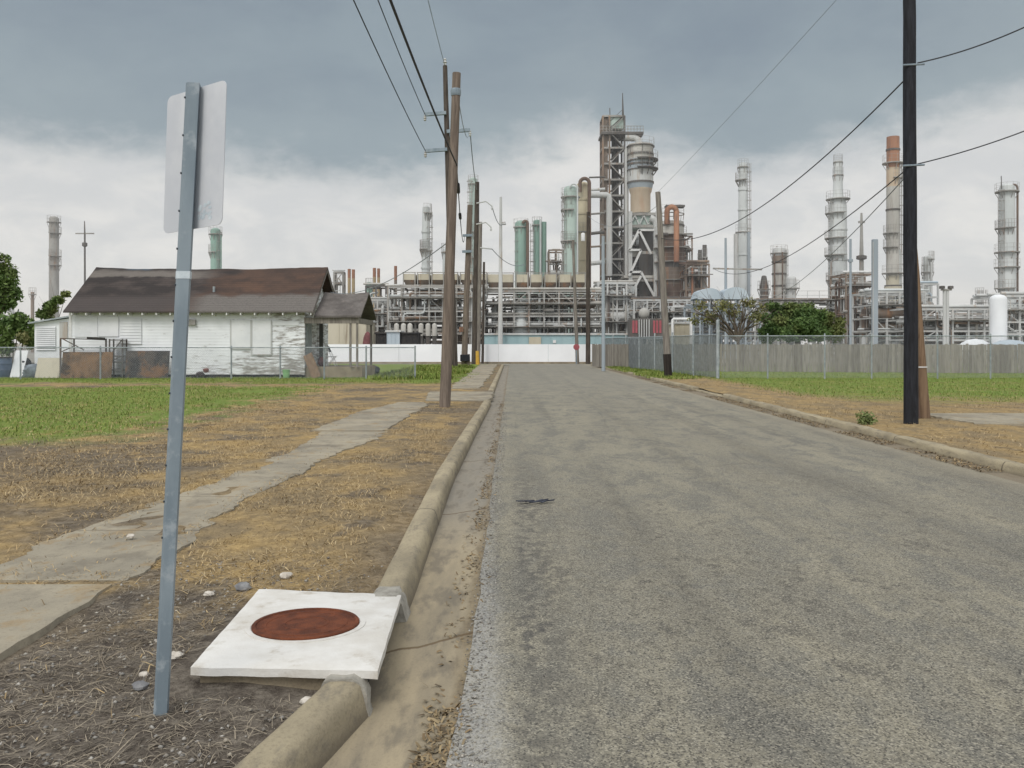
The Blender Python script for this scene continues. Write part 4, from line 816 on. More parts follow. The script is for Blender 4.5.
# ------------------------------------------------------------------ the plant behind the wall
R7 = random.Random(5)
def railing(cx, cy, r, z, parent, n=12, a0=0, a1=2 * math.pi, w=.024):
    b = MB(); m = n + 1
    for i in range(n): t = a0 + (a1 - a0) * i / n; b.bar((cx + r * math.cos(t), cy + r * math.sin(t), z), (cx + r * math.cos(t), cy + r * math.sin(t), z + 1.1), w)
    for h in (.55, 1.1):
        pts = [(cx + r * math.cos(a0 + (a1 - a0) * i / n), cy + r * math.sin(a0 + (a1 - a0) * i / n), z + h) for i in range(n + 1)]; b.tube(pts, w * .6, 4, cap=False)
    b.build('railing', M['steel'], parent)
def ladder(x, y, z0, z1, parent, m='steel', cage=True):
    b = MB()
    for s in (-.25, .25): b.bar((x + s, y, z0), (x + s, y, z1), .06)
    z = z0
    while z < z1: b.bar((x - .25, y, z), (x + .25, y, z), .035); z += .45
    if cage:
        z = z0 + 2
        while z < z1: b.ring(x, y - .35, .36, .40, z, z + .06, 8); z += 1.4
        for t in (-2.2, -1.57, -.9): b.bar((x + .38 * math.cos(t), y - .35 + .38 * math.sin(t), z0 + 2), (x + .38 * math.cos(t), y - .35 + .38 * math.sin(t), z1), .04)
    b.build('ladder', M[m], parent)
def platform(cx, cy, r, z, parent, w=1.0, m='steel', a0=0, a1=2 * math.pi, rail=True):
    p = MB().ring(cx, cy, r + .02, r + w, z - .12, z, 18, a0, a1)
    n = 6
    for i in range(n): t = a0 + (a1 - a0) * (i + .5) / n; p.bar((cx + r * math.cos(t), cy + r * math.sin(t), z - 1.0), (cx + (r + w * .9) * math.cos(t), cy + (r + w * .9) * math.sin(t), z - .12), .07)
    o = p.build('platform', M[m], parent)
    if rail: railing(cx, cy, r + w - .05, z, o, 12, a0, a1)
def column(label, px, Y, segs, m, plats=(), name='process_column', cat='column', cap='dome', lad=None, pipes=(), rings=(), group=None, mats=None, z0=GZ, mp='steel'):
    """segs: (py, width_px) from the top down; plats: (py, extra_px[, side])"""
    cx, cy = X(px, Y), Y; s = Y / F
    r = thing(name, label, cat, (cx, cy, z0), group)
    segs = list(segs); segs2 = segs + [(None, segs[-1][1])]
    prof = []
    for py, wpx in reversed(segs): prof.append((wpx * s / 2, Z(py, Y)))
    prof = [(segs[-1][1] * s / 2, z0)] + prof
    rt, zt = prof[-1]
    if cap == 'dome': prof += [(rt * .92, zt + rt * .28), (rt * .7, zt + rt * .48), (rt * .35, zt + rt * .6), (.02, zt + rt * .63)]
    elif cap == 'open': prof += [(rt * .86, zt), (rt * .86, zt - rt)]
    if mats:                                                        # separately coloured shell courses, top down
        cuts = [Z(p_, Y) for p_, _ in mats]
        for k, (p_, mm) in enumerate(mats):
            hi = 1e9 if k == 0 else Z(mats[k][0], Y); lo_ = Z(mats[k + 1][0], Y) if k + 1 < len(mats) else -1e9
            def rad(z):
                for (ra, za), (rb_, zb) in zip(prof, prof[1:]):
                    if min(za, zb) <= z <= max(za, zb) and abs(zb - za) > 1e-6: return ra + (rb_ - ra) * (z - za) / (zb - za)
                return prof[0][0]
            sub = [(a, z) for a, z in prof if lo_ < z < hi]
            if lo_ > -1e8: sub = [(rad(lo_), lo_)] + sub
            if hi < 1e8: sub = sub + [(rad(hi), hi)]
            if len(sub) > 1: MB().lathe(sub, cx, cy, 20).build('shell', M[mm], r, smooth=True, ang=35)
    else: MB().lathe(prof, cx, cy, 20).build('shell', M[m], r, smooth=True, ang=35)
    def rr(z):
        for (a, za), (c_, zb) in zip(prof, prof[1:]):
            if za <= z <= zb: return a + (c_ - a) * (z - za) / max(1e-6, zb - za)
        return rt
    for pl in plats:
        z = Z(pl[0], Y); side = pl[2] if len(pl) > 2 else 0
        a0, a1 = {0: (0, 2 * math.pi), -1: (math.radians(120), math.radians(290)), 1: (math.radians(-110), math.radians(60))}[side]
        platform(cx, cy, min(rr(z), rr(z - .4)), z, r, pl[1] * s, mp, a0, a1)
    for py in rings: z = Z(py, Y); q = rr(z); MB().ring(cx, cy, q - .02, q + .10 * max(1, s * 6), z - .12, z + .12, 20).build('stiffening_ring', M[m if not mats else 'steel_d'], r)
    if lad: zt_ = Z(lad[0], Y); ladder(cx + lad[1] * s, cy - rr(zt_ * .5) - .25 if abs(lad[1] * s) < .5 else cy - .1, z0 + 2.5, zt_, r)
    for pts, wpx, pm in pipes:
        MB().tube([P(a, b_, Y + c_) if b_ is not None else (X(a, Y), Y + c_, GZ) for a, b_, c_ in pts], wpx * s / 2, 10).build('pipe', M[pm], r, smooth=True, ang=60)
    return r
def arch(pxa, pxb, py_top, n=9, dy_=-1.2):                         # inverted U in pixels
    c_ = (pxa + pxb) / 2; R = abs(pxb - pxa) / 2
    return [(c_ - R * math.cos(math.pi * i / n) * (1 if pxa < pxb else -1), py_top + R - R * math.sin(math.pi * i / n), dy_) for i in range(n + 1)]
def frame_box(r, x0, x1, y0, y1, z0, zs, nb, m, leg=.2, brace=True, seed=1):
    """open steel frame: legs are parts, every storey a beam part"""
    R = random.Random(seed); xsn = [x0 + (x1 - x0) * i / nb for i in range(nb + 1)]
    for xv in xsn:
        for yv in (y0, y1): MB().bar((xv, yv, z0), (xv, yv, zs[-1]), leg).build('leg', M[m], r)
    for z in zs:
        b = MB()
        for yv in (y0, y1): b.bar((x0, yv, z - .02), (x1, yv, z - .02), .15, .2)
        for xv in xsn: b.bar((xv, y0, z), (xv, y1, z), .14, .18)
        b.build('beam', M[m], r)
    if brace:
        b = MB()
        for i in range(nb):
            for j in range(len(zs)):
                za = z0 if j == 0 else zs[j - 1]
                if R.random() < .25:
                    a, c_ = (xsn[i], xsn[i + 1]) if R.random() < .5 else (xsn[i + 1], xsn[i]); b.bar((a, y0 - .02, za), (c_, y0 - .02, zs[j]), .09)
        if b.v: b.build('bracing', M[m], r)
def deck(r, x0, x1, y0, y1, z, m='steel'):
    o = MB().box(x0, x1, y0, y1, z, z + .08).build('deck', M[m], r); b = MB(); n = max(2, int((x1 - x0) / 1.5))
    for i in range(n + 1): xv = x0 + (x1 - x0) * i / n; b.bar((xv, y0, z), (xv, y0, z + 1.1), .05)
    for h in (.55, 1.1): b.bar((x0, y0 - .01, z + h), (x1, y0 - .01, z + h), .05)
    b.build('railing', M['steel_l'], o)
PM = ['steel', 'steel_l', 'steel_d', 'pale', 'conc_l', 'brownmix', 'steel_l', 'pale']
def clutter(r, x0, x1, y0, y1, z0, z1, nv, nh, np_, seed, pm=PM, vm=('steel_l', 'pale', 'steel', 'conc_l', 'brownmix')):
    R = random.Random(seed)
    for _ in range(nv):                                             # upright drums
        q = R.uniform(.3, .9); xv = R.uniform(x0 + q, x1 - q); yv = R.uniform(y0, y1); zb = R.choice((z0, z0, (z0 + z1) / 2)); h = R.uniform(.3, .8) * (z1 - zb)
        MB().lathe([(q * .9, zb), (q, zb + .1), (q, zb + h), (q * .75, zb + h + q * .4), (q * .2, zb + h + q * .55), (q * .12, zb + h + q * .55 + .6)], xv, yv, 14).build('drum', M[R.choice(vm)], r, smooth=True, ang=35)
    for _ in range(nh):                                             # lying drums
        q = R.uniform(.35, .8); L = R.uniform(2, 5); xv = R.uniform(x0, max(x0 + .1, x1 - L)); yv = R.uniform(y0, y1); z = R.uniform(z0 + 1, z1)
        MB().tube([(xv, yv, z), (xv + .15, yv, z), (xv + L - .15, yv, z), (xv + L, yv, z)], [q * .6, q, q, q * .6], 12).build('exchanger', M[R.choice(vm)], r, smooth=True, ang=35)
    for _ in range(int(np_ * 1.7)):                                            # right-angled pipes
        q = R.choice((.05, .06, .08, .1, .13, .18)); p_ = Vector((R.uniform(x0, x1), R.uniform(y0 - .5, y1), R.uniform(z0, z1))); pts = [p_.copy()]
        for k in range(R.randint(2, 5)):
            ax = R.choice((0, 2, 2, 2, 1)); p_ = p_.copy()
            if ax == 0: p_.x = R.uniform(x0, x1)
            elif ax == 2: p_.z = R.uniform(z0, z1)
            else: p_.y = R.uniform(y0 - .5, y1)
            if (p_ - pts[-1]).length > .6: pts.append(p_)
        if len(pts) < 2: continue
        fil = [pts[0]]
        for a, b_, c_ in zip(pts, pts[1:], pts[2:]):                # rounded elbows
            u = (a - b_).normalized(); v = (c_ - b_).normalized(); k = min(.35, (a - b_).length * .3, (c_ - b_).length * .3)
            if abs(u.dot(v)) > .9: continue
            fil += [b_ + u * k, b_ + (u + v) * k * .29, b_ + v * k]
        fil.append(pts[-1]); MB().tube(fil, q, 7).build('pipe', M[R.choice(pm)], r, smooth=True, ang=60)
def rack(label, px0, px1, Y, pys, nb, depth, npipe, seed, m='steel', cl=(3, 2, 20), ybase=GZ, cat='pipe rack', name='pipe_rack', brace=True, pm=PM, decks=()):
    x0, x1 = X(px0, Y), X(px1, Y); zs = sorted(Z(p_, Y) for p_ in pys); R = random.Random(seed)
    r = thing(name, label, cat, ((x0 + x1) / 2, Y, ybase))
    frame_box(r, x0, x1, Y, Y + depth, ybase, zs, nb, m, seed=seed, brace=brace)
    for z in zs:
        for k in range(npipe):
            q = R.choice((.06, .08, .1, .13, .18)); yv = Y + .3 + (depth - .6) * (k + R.uniform(-.3, .3)) / max(1, npipe - 1); e = R.uniform(-.5, .5)
            MB().tube([(x0 - e, yv, z + q + .14), (x1 + e, yv, z + q + .14)], q, 8).build('pipe', M[R.choice(pm)], r, smooth=True, ang=60)
    for py in decks: deck(r, x0 + .2, x1 - .2, Y - .9, Y + depth * .5, Z(py, Y))
    clutter(r, x0, x1, Y + .2, Y + depth, ybase, zs[-1] - .3, cl[0], cl[1], cl[2], seed, pm)
    return r
def stack(label, px, py, Y, wpx, m, top=None, name='chimney', cat='chimney', group=None, plats=(), mats=None):
    return column(label, px, Y, [(py, wpx)], m, plats, name, cat, 'open', None, (), (), group, mats)

M['tankwhite'] = mat('tank_white', S(226, 228, 230), S(218, 220, 222), .5, rough=.6)
# far left
column('grey round tower with side landings behind the far left trees', 54, 150, [(219, 9), (300, 9.4)], 'steel', [(222, 2, 0), (233, 2.2, 1), (256, 2.2, 1), (265, 2.2, 1)], mp='steel')
stack('short thin rusty stack just left of the grey round tower', 32.5, 292, 150, 3.2, 'brownmix', plats=[(294, 2)])
column('small pale tower hidden in the tree at the far left edge', 11, 160, [(268, 6)], 'steel_l', [(270, 1.5)])
r = thing('lightning_mast', 'thin mast with a crossbar standing behind the left end of the house roof', 'mast', (X(85, 120), 120, GZ)); Ym = 120
MB().tube([(X(85, Ym), Ym, GZ), (X(84.8, Ym), Ym, Z(235, Ym)), (X(84.5, Ym), Ym, Z(221, Ym))], [.16, .12, .06], 8).build('shaft', M['steel_d'], r); MB().bar(P(75.5, 233.5, Ym), P(94, 233.5, Ym), .16).build('crossbar', M['steel'], r)
MB().lathe([(.1, Z(247, Ym)), (.35, Z(246, Ym)), (.35, Z(243, Ym)), (.1, Z(242, Ym))], X(84.7, Ym), Ym, 10).build('lamp', M['steel_d'], r)
column('sea green tower rising behind the house roof', 215.5, 130, [(231, 9.5)], 'green', [(234, 2, 0), (252, 2.2, -1)], lad=(232, 4.6), pipes=[([(221, 235, -.5), (221, 300, -.5)], 1.6, 'green')])
# left middle
for k, (px, py, wd, mm, lab) in enumerate(((349.2, 269, 3.2, 'ystack', 'left ochre chimney of the pair above the porch roof'), (353.4, 269.5, 3.2, 'ystack', 'right ochre chimney of the pair above the porch roof'), (374.4, 268, 3.2, 'ystack', 'left ochre chimney of the pair beside the green cylinder'), (378.6, 268.5, 3.0, 'ystack', 'right ochre chimney of the pair beside the green cylinder'), (395.6, 266, 3.0, 'rust', 'single dark rusty chimney left of the tall pale column'))):
    stack(lab, px, py, 112, wd, mm, group='thin chimneys left of the street', mats=[(0, 'orange'), (py + 9, mm)] if k < 4 else [(0, 'orange'), (280, 'brownmix')])
rack('thin pipe tower with a curved vent above the porch roof ridge', 334, 343, 108, [272, 284, 296, 312], 1, 1.2, 1, 31, 'steel', (1, 0, 6), cat='pipe tower', name='pipe_tower', decks=(284,))
column('short green cylinder beside the ochre chimneys', 369.3, 108, [(284, 6.5)], 'green', [(287, 1)])
rack('steel furnace frame under the ochre chimneys', 366, 386, 106, [286, 300, 314, 328], 2, 4, 3, 32, 'steel_d', (3, 1, 18), cat='furnace', name='furnace')
column('tall pale grey column left of the leaning brown pole', 426, 104, [(208, 7.4), (250, 8.2), (310, 10)], 'pale', [(213, 2.4, 1), (249, 2.4, -1), (251, 1.5, 0)], lad=(212, 4.2), rings=(232, 268, 286))
column('pale grey column mostly hidden behind the leaning brown pole', 446, 110, [(250, 7)], 'pale', [(252, 1.5)])
column('pale green column with a dark side pipe beside the dark creosote pole', 473.2, 112, [(180, 8), (330, 9)], 'pgreen', [(184, 1.5, 0), (232, 2, -1), (258, 2, -1)], pipes=[([(478, 182, -.2), (478, 330, -.2)], 2.6, 'steel_d')], lad=(182, -3))
rack('broad two storey pipe rack behind the left part of the white wall', 388, 484, 92, [287, 298, 311, 322, 333], 7, 5, 5, 33, 'steel', (8, 5, 60), decks=(298, 322))
rack('wide pipe rack behind the white wall under the green columns', 484, 604, 94, [291, 304, 316, 327, 337], 8, 6, 5, 34, 'steel', (9, 6, 80), decks=(304, 327))
rack('low piping frame behind the beige building', 340, 390, 96, [300, 314, 326], 4, 4, 4, 35, 'steel_l', (4, 3, 26), decks=(314,))
# air coolers on the rack: one copied along the row
def cooler(px0, px1, Y, py0, py1, label, m):
    x0, x1, z1, z0 = X(px0, Y), X(px1, Y), Z(py0, Y), Z(py1, Y); dpt = 5; r = thing('air_cooler', label, 'air cooler', ((x0 + x1) / 2, Y, z0), 'beige air coolers along the pipe rack'); zm = z0 + (z1 - z0) * .45; q = (x1 - x0) * .28
    vs = [(x0 + q, Y + .4, z0), (x1 - q, Y + .4, z0), (x1 - q, Y + dpt - .4, z0), (x0 + q, Y + dpt - .4, z0), (x0 + .04, Y, zm), (x1 - .04, Y, zm), (x1 - .04, Y + dpt, zm), (x0 + .04, Y + dpt, zm)]
    MB().add(vs, [(3, 2, 1, 0), (0, 1, 5, 4), (1, 2, 6, 5), (2, 3, 7, 6), (3, 0, 4, 7)]).build('plenum', M['brownmix'], r)
    MB().cbox(x0 + .05, x1 - .05, Y - .02, Y + dpt, zm + .005, z1 - .15, .03).build('tube_bundle', M[m], r); b = MB()
    for i in range(2): xv = x0 + .1 + (x1 - x0 - .2) * i; b.bar((xv, Y - .05, z0 - .9), (xv, Y - .05, z1), .1)
    b.bar((x0, Y - .06, z1), (x1, Y - .06, z1), .09).bar((x0, Y - .06, z0 - .05), (x1, Y - .06, z0 - .05), .16, .25); b.build('support', M['steel'], r); return r
ordw = ['first', 'second', 'third', 'fourth', 'fifth', 'sixth', 'seventh', 'eighth']
c0 = cooler(402.5, 416, 92.5, 272.5, 286, 'leftmost beige air cooler, left of the tall pale column', 'beige')
wd = X(416, 92.5) - X(402.5, 92.5); gap = wd + .08
for k in range(1, 6):
    c1 = copy_tree(c0, (gap * k, 0, 0)); c1['label'] = '%s beige air cooler from the left on the rack behind the utility poles' % ordw[k]
c0 = cooler(486.5, 500, 94.5, 273, 290, 'first beige air cooler right of the dark utility poles', 'beige')
for k in range(1, 7):
    c1 = copy_tree(c0, (gap * 1.03 * k, 0, 0)); c1['label'] = '%s beige air cooler right of the utility poles, below the green columns' % ordw[k]
# front plant items behind the white wall
Yb = 84
def building(name, label, cat, px0, px1, py, Y, dpt, m, roofm='steel_l', extra=None):
    x0, x1, z = X(px0, Y), X(px1, Y), Z(py, Y); r = thing(name, label, cat, ((x0 + x1) / 2, Y, GZ))
    b = MB().box(x0, x1, Y, Y + dpt, GZ - .05, z); b.build('wall', M[m], r); MB().cbox(x0 - .15, x1 + .15, Y - .15, Y + dpt + .15, z, z + .16, .03).build('roof', M[roofm], r)
    b = MB(); n = max(3, int((x1 - x0) / 1.1))
    for i in range(n + 1): xv = x0 + (x1 - x0) * i / n; b.bar((xv, Y - .02, 1.0), (xv, Y - .02, z - .01), .05, .04)
    b.build('cladding_rib', M[m], r)
    return r, x0, x1, z
building('beige_building', 'plain beige sheet building seen through the house porch', 'building', 312, 366, 321.5, 86, 6, 'beige')
r, x0, x1, z = building('teal_building', 'long low teal panelled building right behind the white wall', 'building', 484, 628, 335, 85, 4, 'teal')
MB().box(X(529, 84.9), X(541, 84.9), 84.86, 84.98, 1.0, Z(337, 84.9)).build('door', M['beige'], r); MB().box(X(553, 84.9), X(556, 84.9), 84.86, 84.98, Z(343, 84.9), Z(340, 84.9)).build('sign_plate', M['white'], r)
rr_, *_ = building('white_cabin', 'pale box cabin between two dark containers behind the white wall', 'cabin', 387, 399.5, 332, 82, 2.5, 'blue_l')
building('dark_container', 'dark container left of the pale box cabin', 'container', 376, 386, 334, 82.3, 2.5, 'dark', 'dark'); building('dark_container', 'dark container right of the pale box cabin', 'container', 400.5, 418, 334, 82.3, 2.5, 'dark', 'dark')
building('steel_canopy_block', 'flat white roofed pump shelter left of the drum row', 'shelter', 372, 446, 316.5, 90, 3, 'conc_l') if 0 else None
lump('tank', 'red rounded tank end behind the white wall by the porch', 'tank', 367.5, 344, 1.0, 1.0, 3.0, mat('dull_red', S(122, 78, 78), S(100, 64, 64), 2), 84, .06, 3, z0=GZ)
drum = None
for k, px in enumerate((396.5, 403.5, 410, 421, 428, 434.5)):
    if drum is None:
        drum = thing('pressure_drum', 'leftmost short cream upright drum above the dark containers', 'drum', (X(px, 90), 90, GZ), 'cream upright drums in a row'); w_ = .27
        MB().lathe([(w_, Z(336, 90)), (w_, Z(325, 90)), (w_ * .8, Z(324, 90)), (.03, Z(323, 90))], X(px, 90), 90, 14).build('shell', M['conc_l'], drum, smooth=True, ang=35)
        MB().box(X(px, 90) - .22, X(px, 90) + .22, 89.85, 90.15, GZ, Z(336, 90) + .01).build('stand', M['steel_d'], drum); base_x = X(px, 90)
    else: c1 = copy_tree(drum, (X(px, 90) - base_x, 0, 0)); c1['label'] = '%s short cream upright drum from the left above the dark containers' % ordw[k]
# centre columns
column('left sea green column with a brown side pipe above the pipe rack', 521, 118, [(224.5, 12.4)], 'green', [(227, 1.6, 0)], pipes=[([(527.6, 300, -1), (527.6, 228, -1)] + arch(527.6, 523, 221, 7, -1), 3.0, 'rust')], lad=(226, -4))
column('right sea green column made of two close cylinders above the pipe rack', 537, 118, [(222, 7.5)], 'green', [(225, 1.6, 0)], pipes=[([(543.8, 300, -.3), (543.8, 224, -.3), (543.8, 222, -.3)], 5.4, 'green'), ([(540.5, 300, -1.0), (540.5, 219, -1.0)], 2.0, 'pale')], lad=(224, -4.6))
rack('small rusty pipe structure between the green columns and the pale green tower', 549, 564, 116, [250, 262, 276, 290], 2, 3, 2, 41, 'brownmix', (3, 1, 16), cat='pipe structure', name='pipe_structure', decks=(262,))
column('tall pale green tower beside the tan tower', 570.5, 108, [(190, 13.6)], 'pgreen', [(197, 3.0, 0), (210, 3, -1), (241, 3.2, -1), (243, 1, 0)], lad=(194, -6.5), pipes=[([(577.5, 330, -1), (577.5, 192, -1)] + arch(577.5, 570, 184, 7, -1), 1.6, 'pale')])
column('tall tan tower with a brown arched pipe', 583, 112, [(186, 13)], 'tan', [(232, 2, 0)], pipes=[([(589.3, 330, -1.4), (589.3, 186, -1.4)] + arch(589.3, 580, 178.5, 10, -1.4) + [(580, 192, -1.4)], 3.6, 'rust')], rings=(200, 214, 260))
MB_ = column('small white drum between the pale green and tan towers', 583, 107, [(234, 4)], 'white', [], z0=Z(241, 107), name='small_drum', cat='drum')
# stair tower
Yt = 122; st = thing('stair_tower', 'tallest open steel stair tower beside the big bulging vessel', 'stair tower', (X(613, Yt), Yt, GZ)); tx0, tx1 = X(603, Yt), X(624.5, Yt); zt = Z(116, Yt)
for xv in (tx0, tx0 + (tx1 - tx0) * .30, tx1):
    for yv in (Yt, Yt + 3.2): MB().bar((xv, yv, GZ), (xv, yv, zt), .26).build('leg', M['brownmix'] if xv < tx1 else M['steel_d'], st)
nz = 15; b = MB(); br = MB(); stairs = MB()
for k in range(1, nz + 1):
    z = GZ + (zt - GZ) * k / nz; zp_ = GZ + (zt - GZ) * (k - 1) / nz
    for yv in (Yt, Yt + 3.2): b.bar((tx0, yv, z), (tx1, yv, z), .2, .26)
    for xv in (tx0, tx1): b.bar((xv, Yt, z), (xv, Yt + 3.2, z), .2, .24)
    a, c_ = (tx0 + .4, tx1 - .2) if k % 2 else (tx1 - .2, tx0 + 1.2)
    stairs.bar((a, Yt + .6, zp_), (c_, Yt + .6, z), .9, .14); stairs.bar((a, Yt + .15, zp_ + 1.0), (c_, Yt + .15, z + 1.0), .06)
    xm = tx0 + (tx1 - tx0) * .30
    br.bar((xm, Yt - .02, zp_), (tx1, Yt - .02, z), .12) if k % 2 else br.bar((tx1, Yt - .02, zp_), (xm, Yt - .02, z), .12)
    dk_ = MB().box(tx0 + .2, tx1 - .2, Yt + .2, Yt + 3, z + .03, z + .1).build('landing', M['steel_d'], st)
b.build('beam', M['steel'], st); br.build('bracing', M['steel'], st); stairs.build('stair', M['steel_d'], st)
MB().box(X(603.5, Yt), X(608, Yt), Yt + .3, Yt + 2.8, GZ, Z(118, Yt)).build('lift_shaft', M['brownmix'], st)
MB().tube([(X(617, Yt), Yt + 2.2, GZ), (X(617, Yt), Yt + 2.2, Z(130, Yt))], .55, 14).build('riser_pipe', M['steel_d'], st, smooth=True)
o = MB().box(X(601, Yt), X(643, Yt), Yt - .6, Yt + 3.8, Z(135, Yt), Z(132.6, Yt)).build('top_deck', M['steel_d'], st); b = MB()
for i in range(15): xv = X(599.7 + 43 * i / 14, Yt); b.bar((xv, Yt - .55, Z(133, Yt)), (xv, Yt - .55, Z(127, Yt)), .07)
for h in (127, 130): b.bar((X(599.7, Yt), Yt - .55, Z(h, Yt)), (X(642.7, Yt), Yt - .55, Z(h, Yt)), .07)
b.build('railing', M['steel'], o)
MB().box(X(609, Yt), X(624, Yt), Yt + .2, Yt + 2.8, Z(128, Yt), Z(117, Yt)).build('head_house', M['pgreen'], st)
MB().tube([P(623, 118, Yt), P(622.6, 93, Yt)], [.16, .05], 6).build('mast', M['steel_d'], st); MB().tube([P(610, 118, Yt), P(609.8, 108, Yt)], .07, 6).build('mast', M['steel_d'], st)
MB().tube([P(625, 137, Yt), P(634, 137, Yt), P(638, 139.5, Yt), P(640, 147, Yt)], .5, 10).build('overhead_pipe', M['steel_l'], st, smooth=True)
for px in (626.5,): MB().tube([(X(px, Yt), Yt - .4, GZ), P(px, 150, Yt - .4), P(px + 2, 146, Yt - .4), P(px + 6, 146, Yt - .4)], .28, 8).build('riser_pipe', M['steel_l'], st, smooth=True)
MB().tube([P(591, 195, 119), P(606.5, 195, 119), P(608.6, 196.2, 119), P(609.3, 199, 119), P(609.3, 276, 119)], .42, 10).build('riser_pipe', M['steel_l'], st, smooth=True)
r = thing('pipe_bridge', 'thin pipes spanning between the tan tower and the stair tower', 'pipe bridge', (X(597, 119), 119.6, Z(260, 119)))
for py, wq, mm in ((177, .12, 'steel_d'), (189, .2, 'steel_l'), (213, .14, 'steel'), (232, .22, 'steel_d'), (246, .14, 'brownmix'), (262, .3, 'steel_l')): MB().tube([P(589, py + R7.uniform(-2, 2), 119.6), P(605, py, 119.6)], wq, 8).build('pipe', M[mm], r)
rack('dark cluttered steel structure behind the white zigzag stairs', 624, 658, 127, [232, 246, 260, 274, 290, 308], 3, 5, 3, 61, 'steel_d', (7, 4, 90), cat='steel structure', name='process_structure', pm=['steel_d', 'steel', 'rust', 'brownmix', 'steel_l'], decks=(246, 274))
rack('rust stained landing structure behind the stout brown vessel', 655, 692, 124, [236, 250, 264, 280, 298, 316], 3, 5, 3, 62, 'brownmix', (7, 3, 80), cat='steel structure', name='process_structure', pm=['rust', 'orange', 'brownmix', 'steel_d', 'steel'], decks=(250, 264, 280))
# bulging vessel on its frame
Yv = 121
column('big bulging round vessel, tan below and blue grey banded above, on a steel table', 640.5, Yv, [(145, 25), (184, 25.5), (192, 22), (194, 20), (213, 20)], 'peach', [(146.5, 1.6, 0), (160, 5, 1), (161, 1.2, 0), (169, 5, 1), (170, 1, 0)], rings=(155, 165, 183), mats=[(0, 'conc_l'), (160, 'bluegrey'), (170, 'steel_l'), (184, 'bluegrey'), (189, 'peach')], z0=Z(213.5, Yv), name='reactor_vessel', cat='vessel', mp='steel_d', cap='flat')
fr = thing('vessel_table', 'tall steel table with white zigzag stairs carrying the bulging vessel', 'steel frame', (X(641, Yv), Yv, GZ)); fx0, fx1 = X(628.5, Yv), X(655, Yv); zt = Z(213.6, Yv)
for xv in (fx0, fx1):
    for yv in (Yv - 1.8, Yv + 1.8): MB().bar((xv, yv, GZ), (xv, yv, zt), .5).build('leg', M['steel_l'], fr)
b = MB()
for py in (216, 228, 254, 281, 305, 325):
    for yv in (Yv - 1.8, Yv + 1.8): MB().bar((fx0, yv, Z(py, Yv)), (fx1, yv, Z(py, Yv)), .3, .4).build('beam', M['steel'], fr)
MB().box(fx0 + .1, fx1 - .1, Yv - 1.6, Yv + 1.6, Z(230, Yv), Z(215, Yv)).build('skirt', M['pgreen'], fr)
b = MB()
for i in range(3): xa = fx0 + (fx1 - fx0) * i / 3; xb = fx0 + (fx1 - fx0) * (i + 1) / 3; xm = (xa + xb) / 2; b.bar((xa, Yv - 1.85, Z(227, Yv)), (xm, Yv - 1.85, Z(217, Yv)), .16).bar((xm, Yv - 1.85, Z(217, Yv)), (xb, Yv - 1.85, Z(227, Yv)), .16)
b.build('bracing', M['steel_l'], fr); b = MB()
for (xa, ya, xb, yb) in ((629, 250, 639, 230), (639, 230, 654, 230), (639, 230, 651, 254), (629, 276, 641, 250), (641, 250, 629, 250), (641, 272, 629, 272), (641, 272, 654, 296), (630, 296, 641, 276)): b.bar(P(xa, ya, Yv - 2.1), P(xb, yb, Yv - 2.1), .42, .3)
b.build('stair', M['white'], fr)
MB().box(fx0 - .9, fx1 + .3, Yv - 2, Yv + 2, Z(279, Yv), Z(276.5, Yv)).build('deck', M['conc_l'], fr)
MB().lathe([(.5, Z(330, Yv)), (1.9, Z(279.2, Yv))], X(636, Yv) - 2.2, Yv + .3, 16).build('hopper', M['steel'], fr, smooth=True) if 0 else None
MB().tube([P(646, 330, Yv + .5), P(646, 232, Yv + .5)], 1.0, 14).build('downpipe', M['steel_d'], fr, smooth=True); MB().tube([P(657, 340, Yv - 2), P(657, 226, Yv - 2), P(655, 220, Yv - 2), P(650, 218, Yv - 2)], .5, 10).build('side_pipe', M['steel_l'], fr, smooth=True)
# brown stained regenerator to the right
Yg = 118
column('stout brown stained vessel with stacked landings and an orange arched pipe on top', 671, Yg, [(222, 25), (236, 26), (300, 28), (330, 26)], 'brownmix', [(214, .8, 0), (235, 3, 0), (248, 4.4, 0), (262, 3.6, 0), (280, 2.4, 0), (300, 2, 0)], cap='flat', mats=[(0, 'brownmix'), (222, 'conc_l'), (236, 'rust'), (262, 'steel_d'), (268, 'brownmix'), (285, 'rust')], rings=(226, 300), name='reactor_vessel', cat='vessel', mp='steel',
       pipes=[([(676.5, 262, -3.2), (676.5, 216, -2.6)] + arch(676.5, 667, 207, 10, -2.2) + [(667, 224, -1.8)], 5.4, 'orange'), ([(659.5, 320, -2), (659.5, 238, -2), (662, 234, -2), (668, 234, -2)], 3.0, 'steel_d'), ([(664, 325, -2.8), (664, 280, -2.8)], 3.4, 'rust')])
MB().box(X(663, Yg), X(681.5, Yg), Yg - 2.4, Yg - 1, Z(209.5, Yg), Z(207.6, Yg)).build('top_deck', M['steel_d'], bpy.data.objects['reactor_vessel.001'])
rack('rusty furnace module with two short dark stacks right of the brown vessel', 686, 709, 112, [264, 276, 290, 304, 320], 3, 5, 3, 44, 'brownmix', (5, 3, 60), cat='furnace module', name='furnace_module', pm=['rust', 'orange', 'brownmix', 'steel_d', 'steel'], decks=(276, 304))
for k, (px, py, wd_) in enumerate(((700, 250, 4), (704.6, 245, 4.2))): stack('%s short dark stack on the rusty furnace module' % ('lower left', 'higher right')[k], px, py, 114, wd_, 'steel_d', group='short dark stacks', plats=[(py + 12, 1)])
rack('steel pipe module below the stair tower and behind the teal building', 598, 636, 104, [283, 296, 309, 322, 334], 4, 5, 4, 45, 'steel_l', (7, 6, 90), cat='pipe module', name='pipe_module', decks=(296, 322))
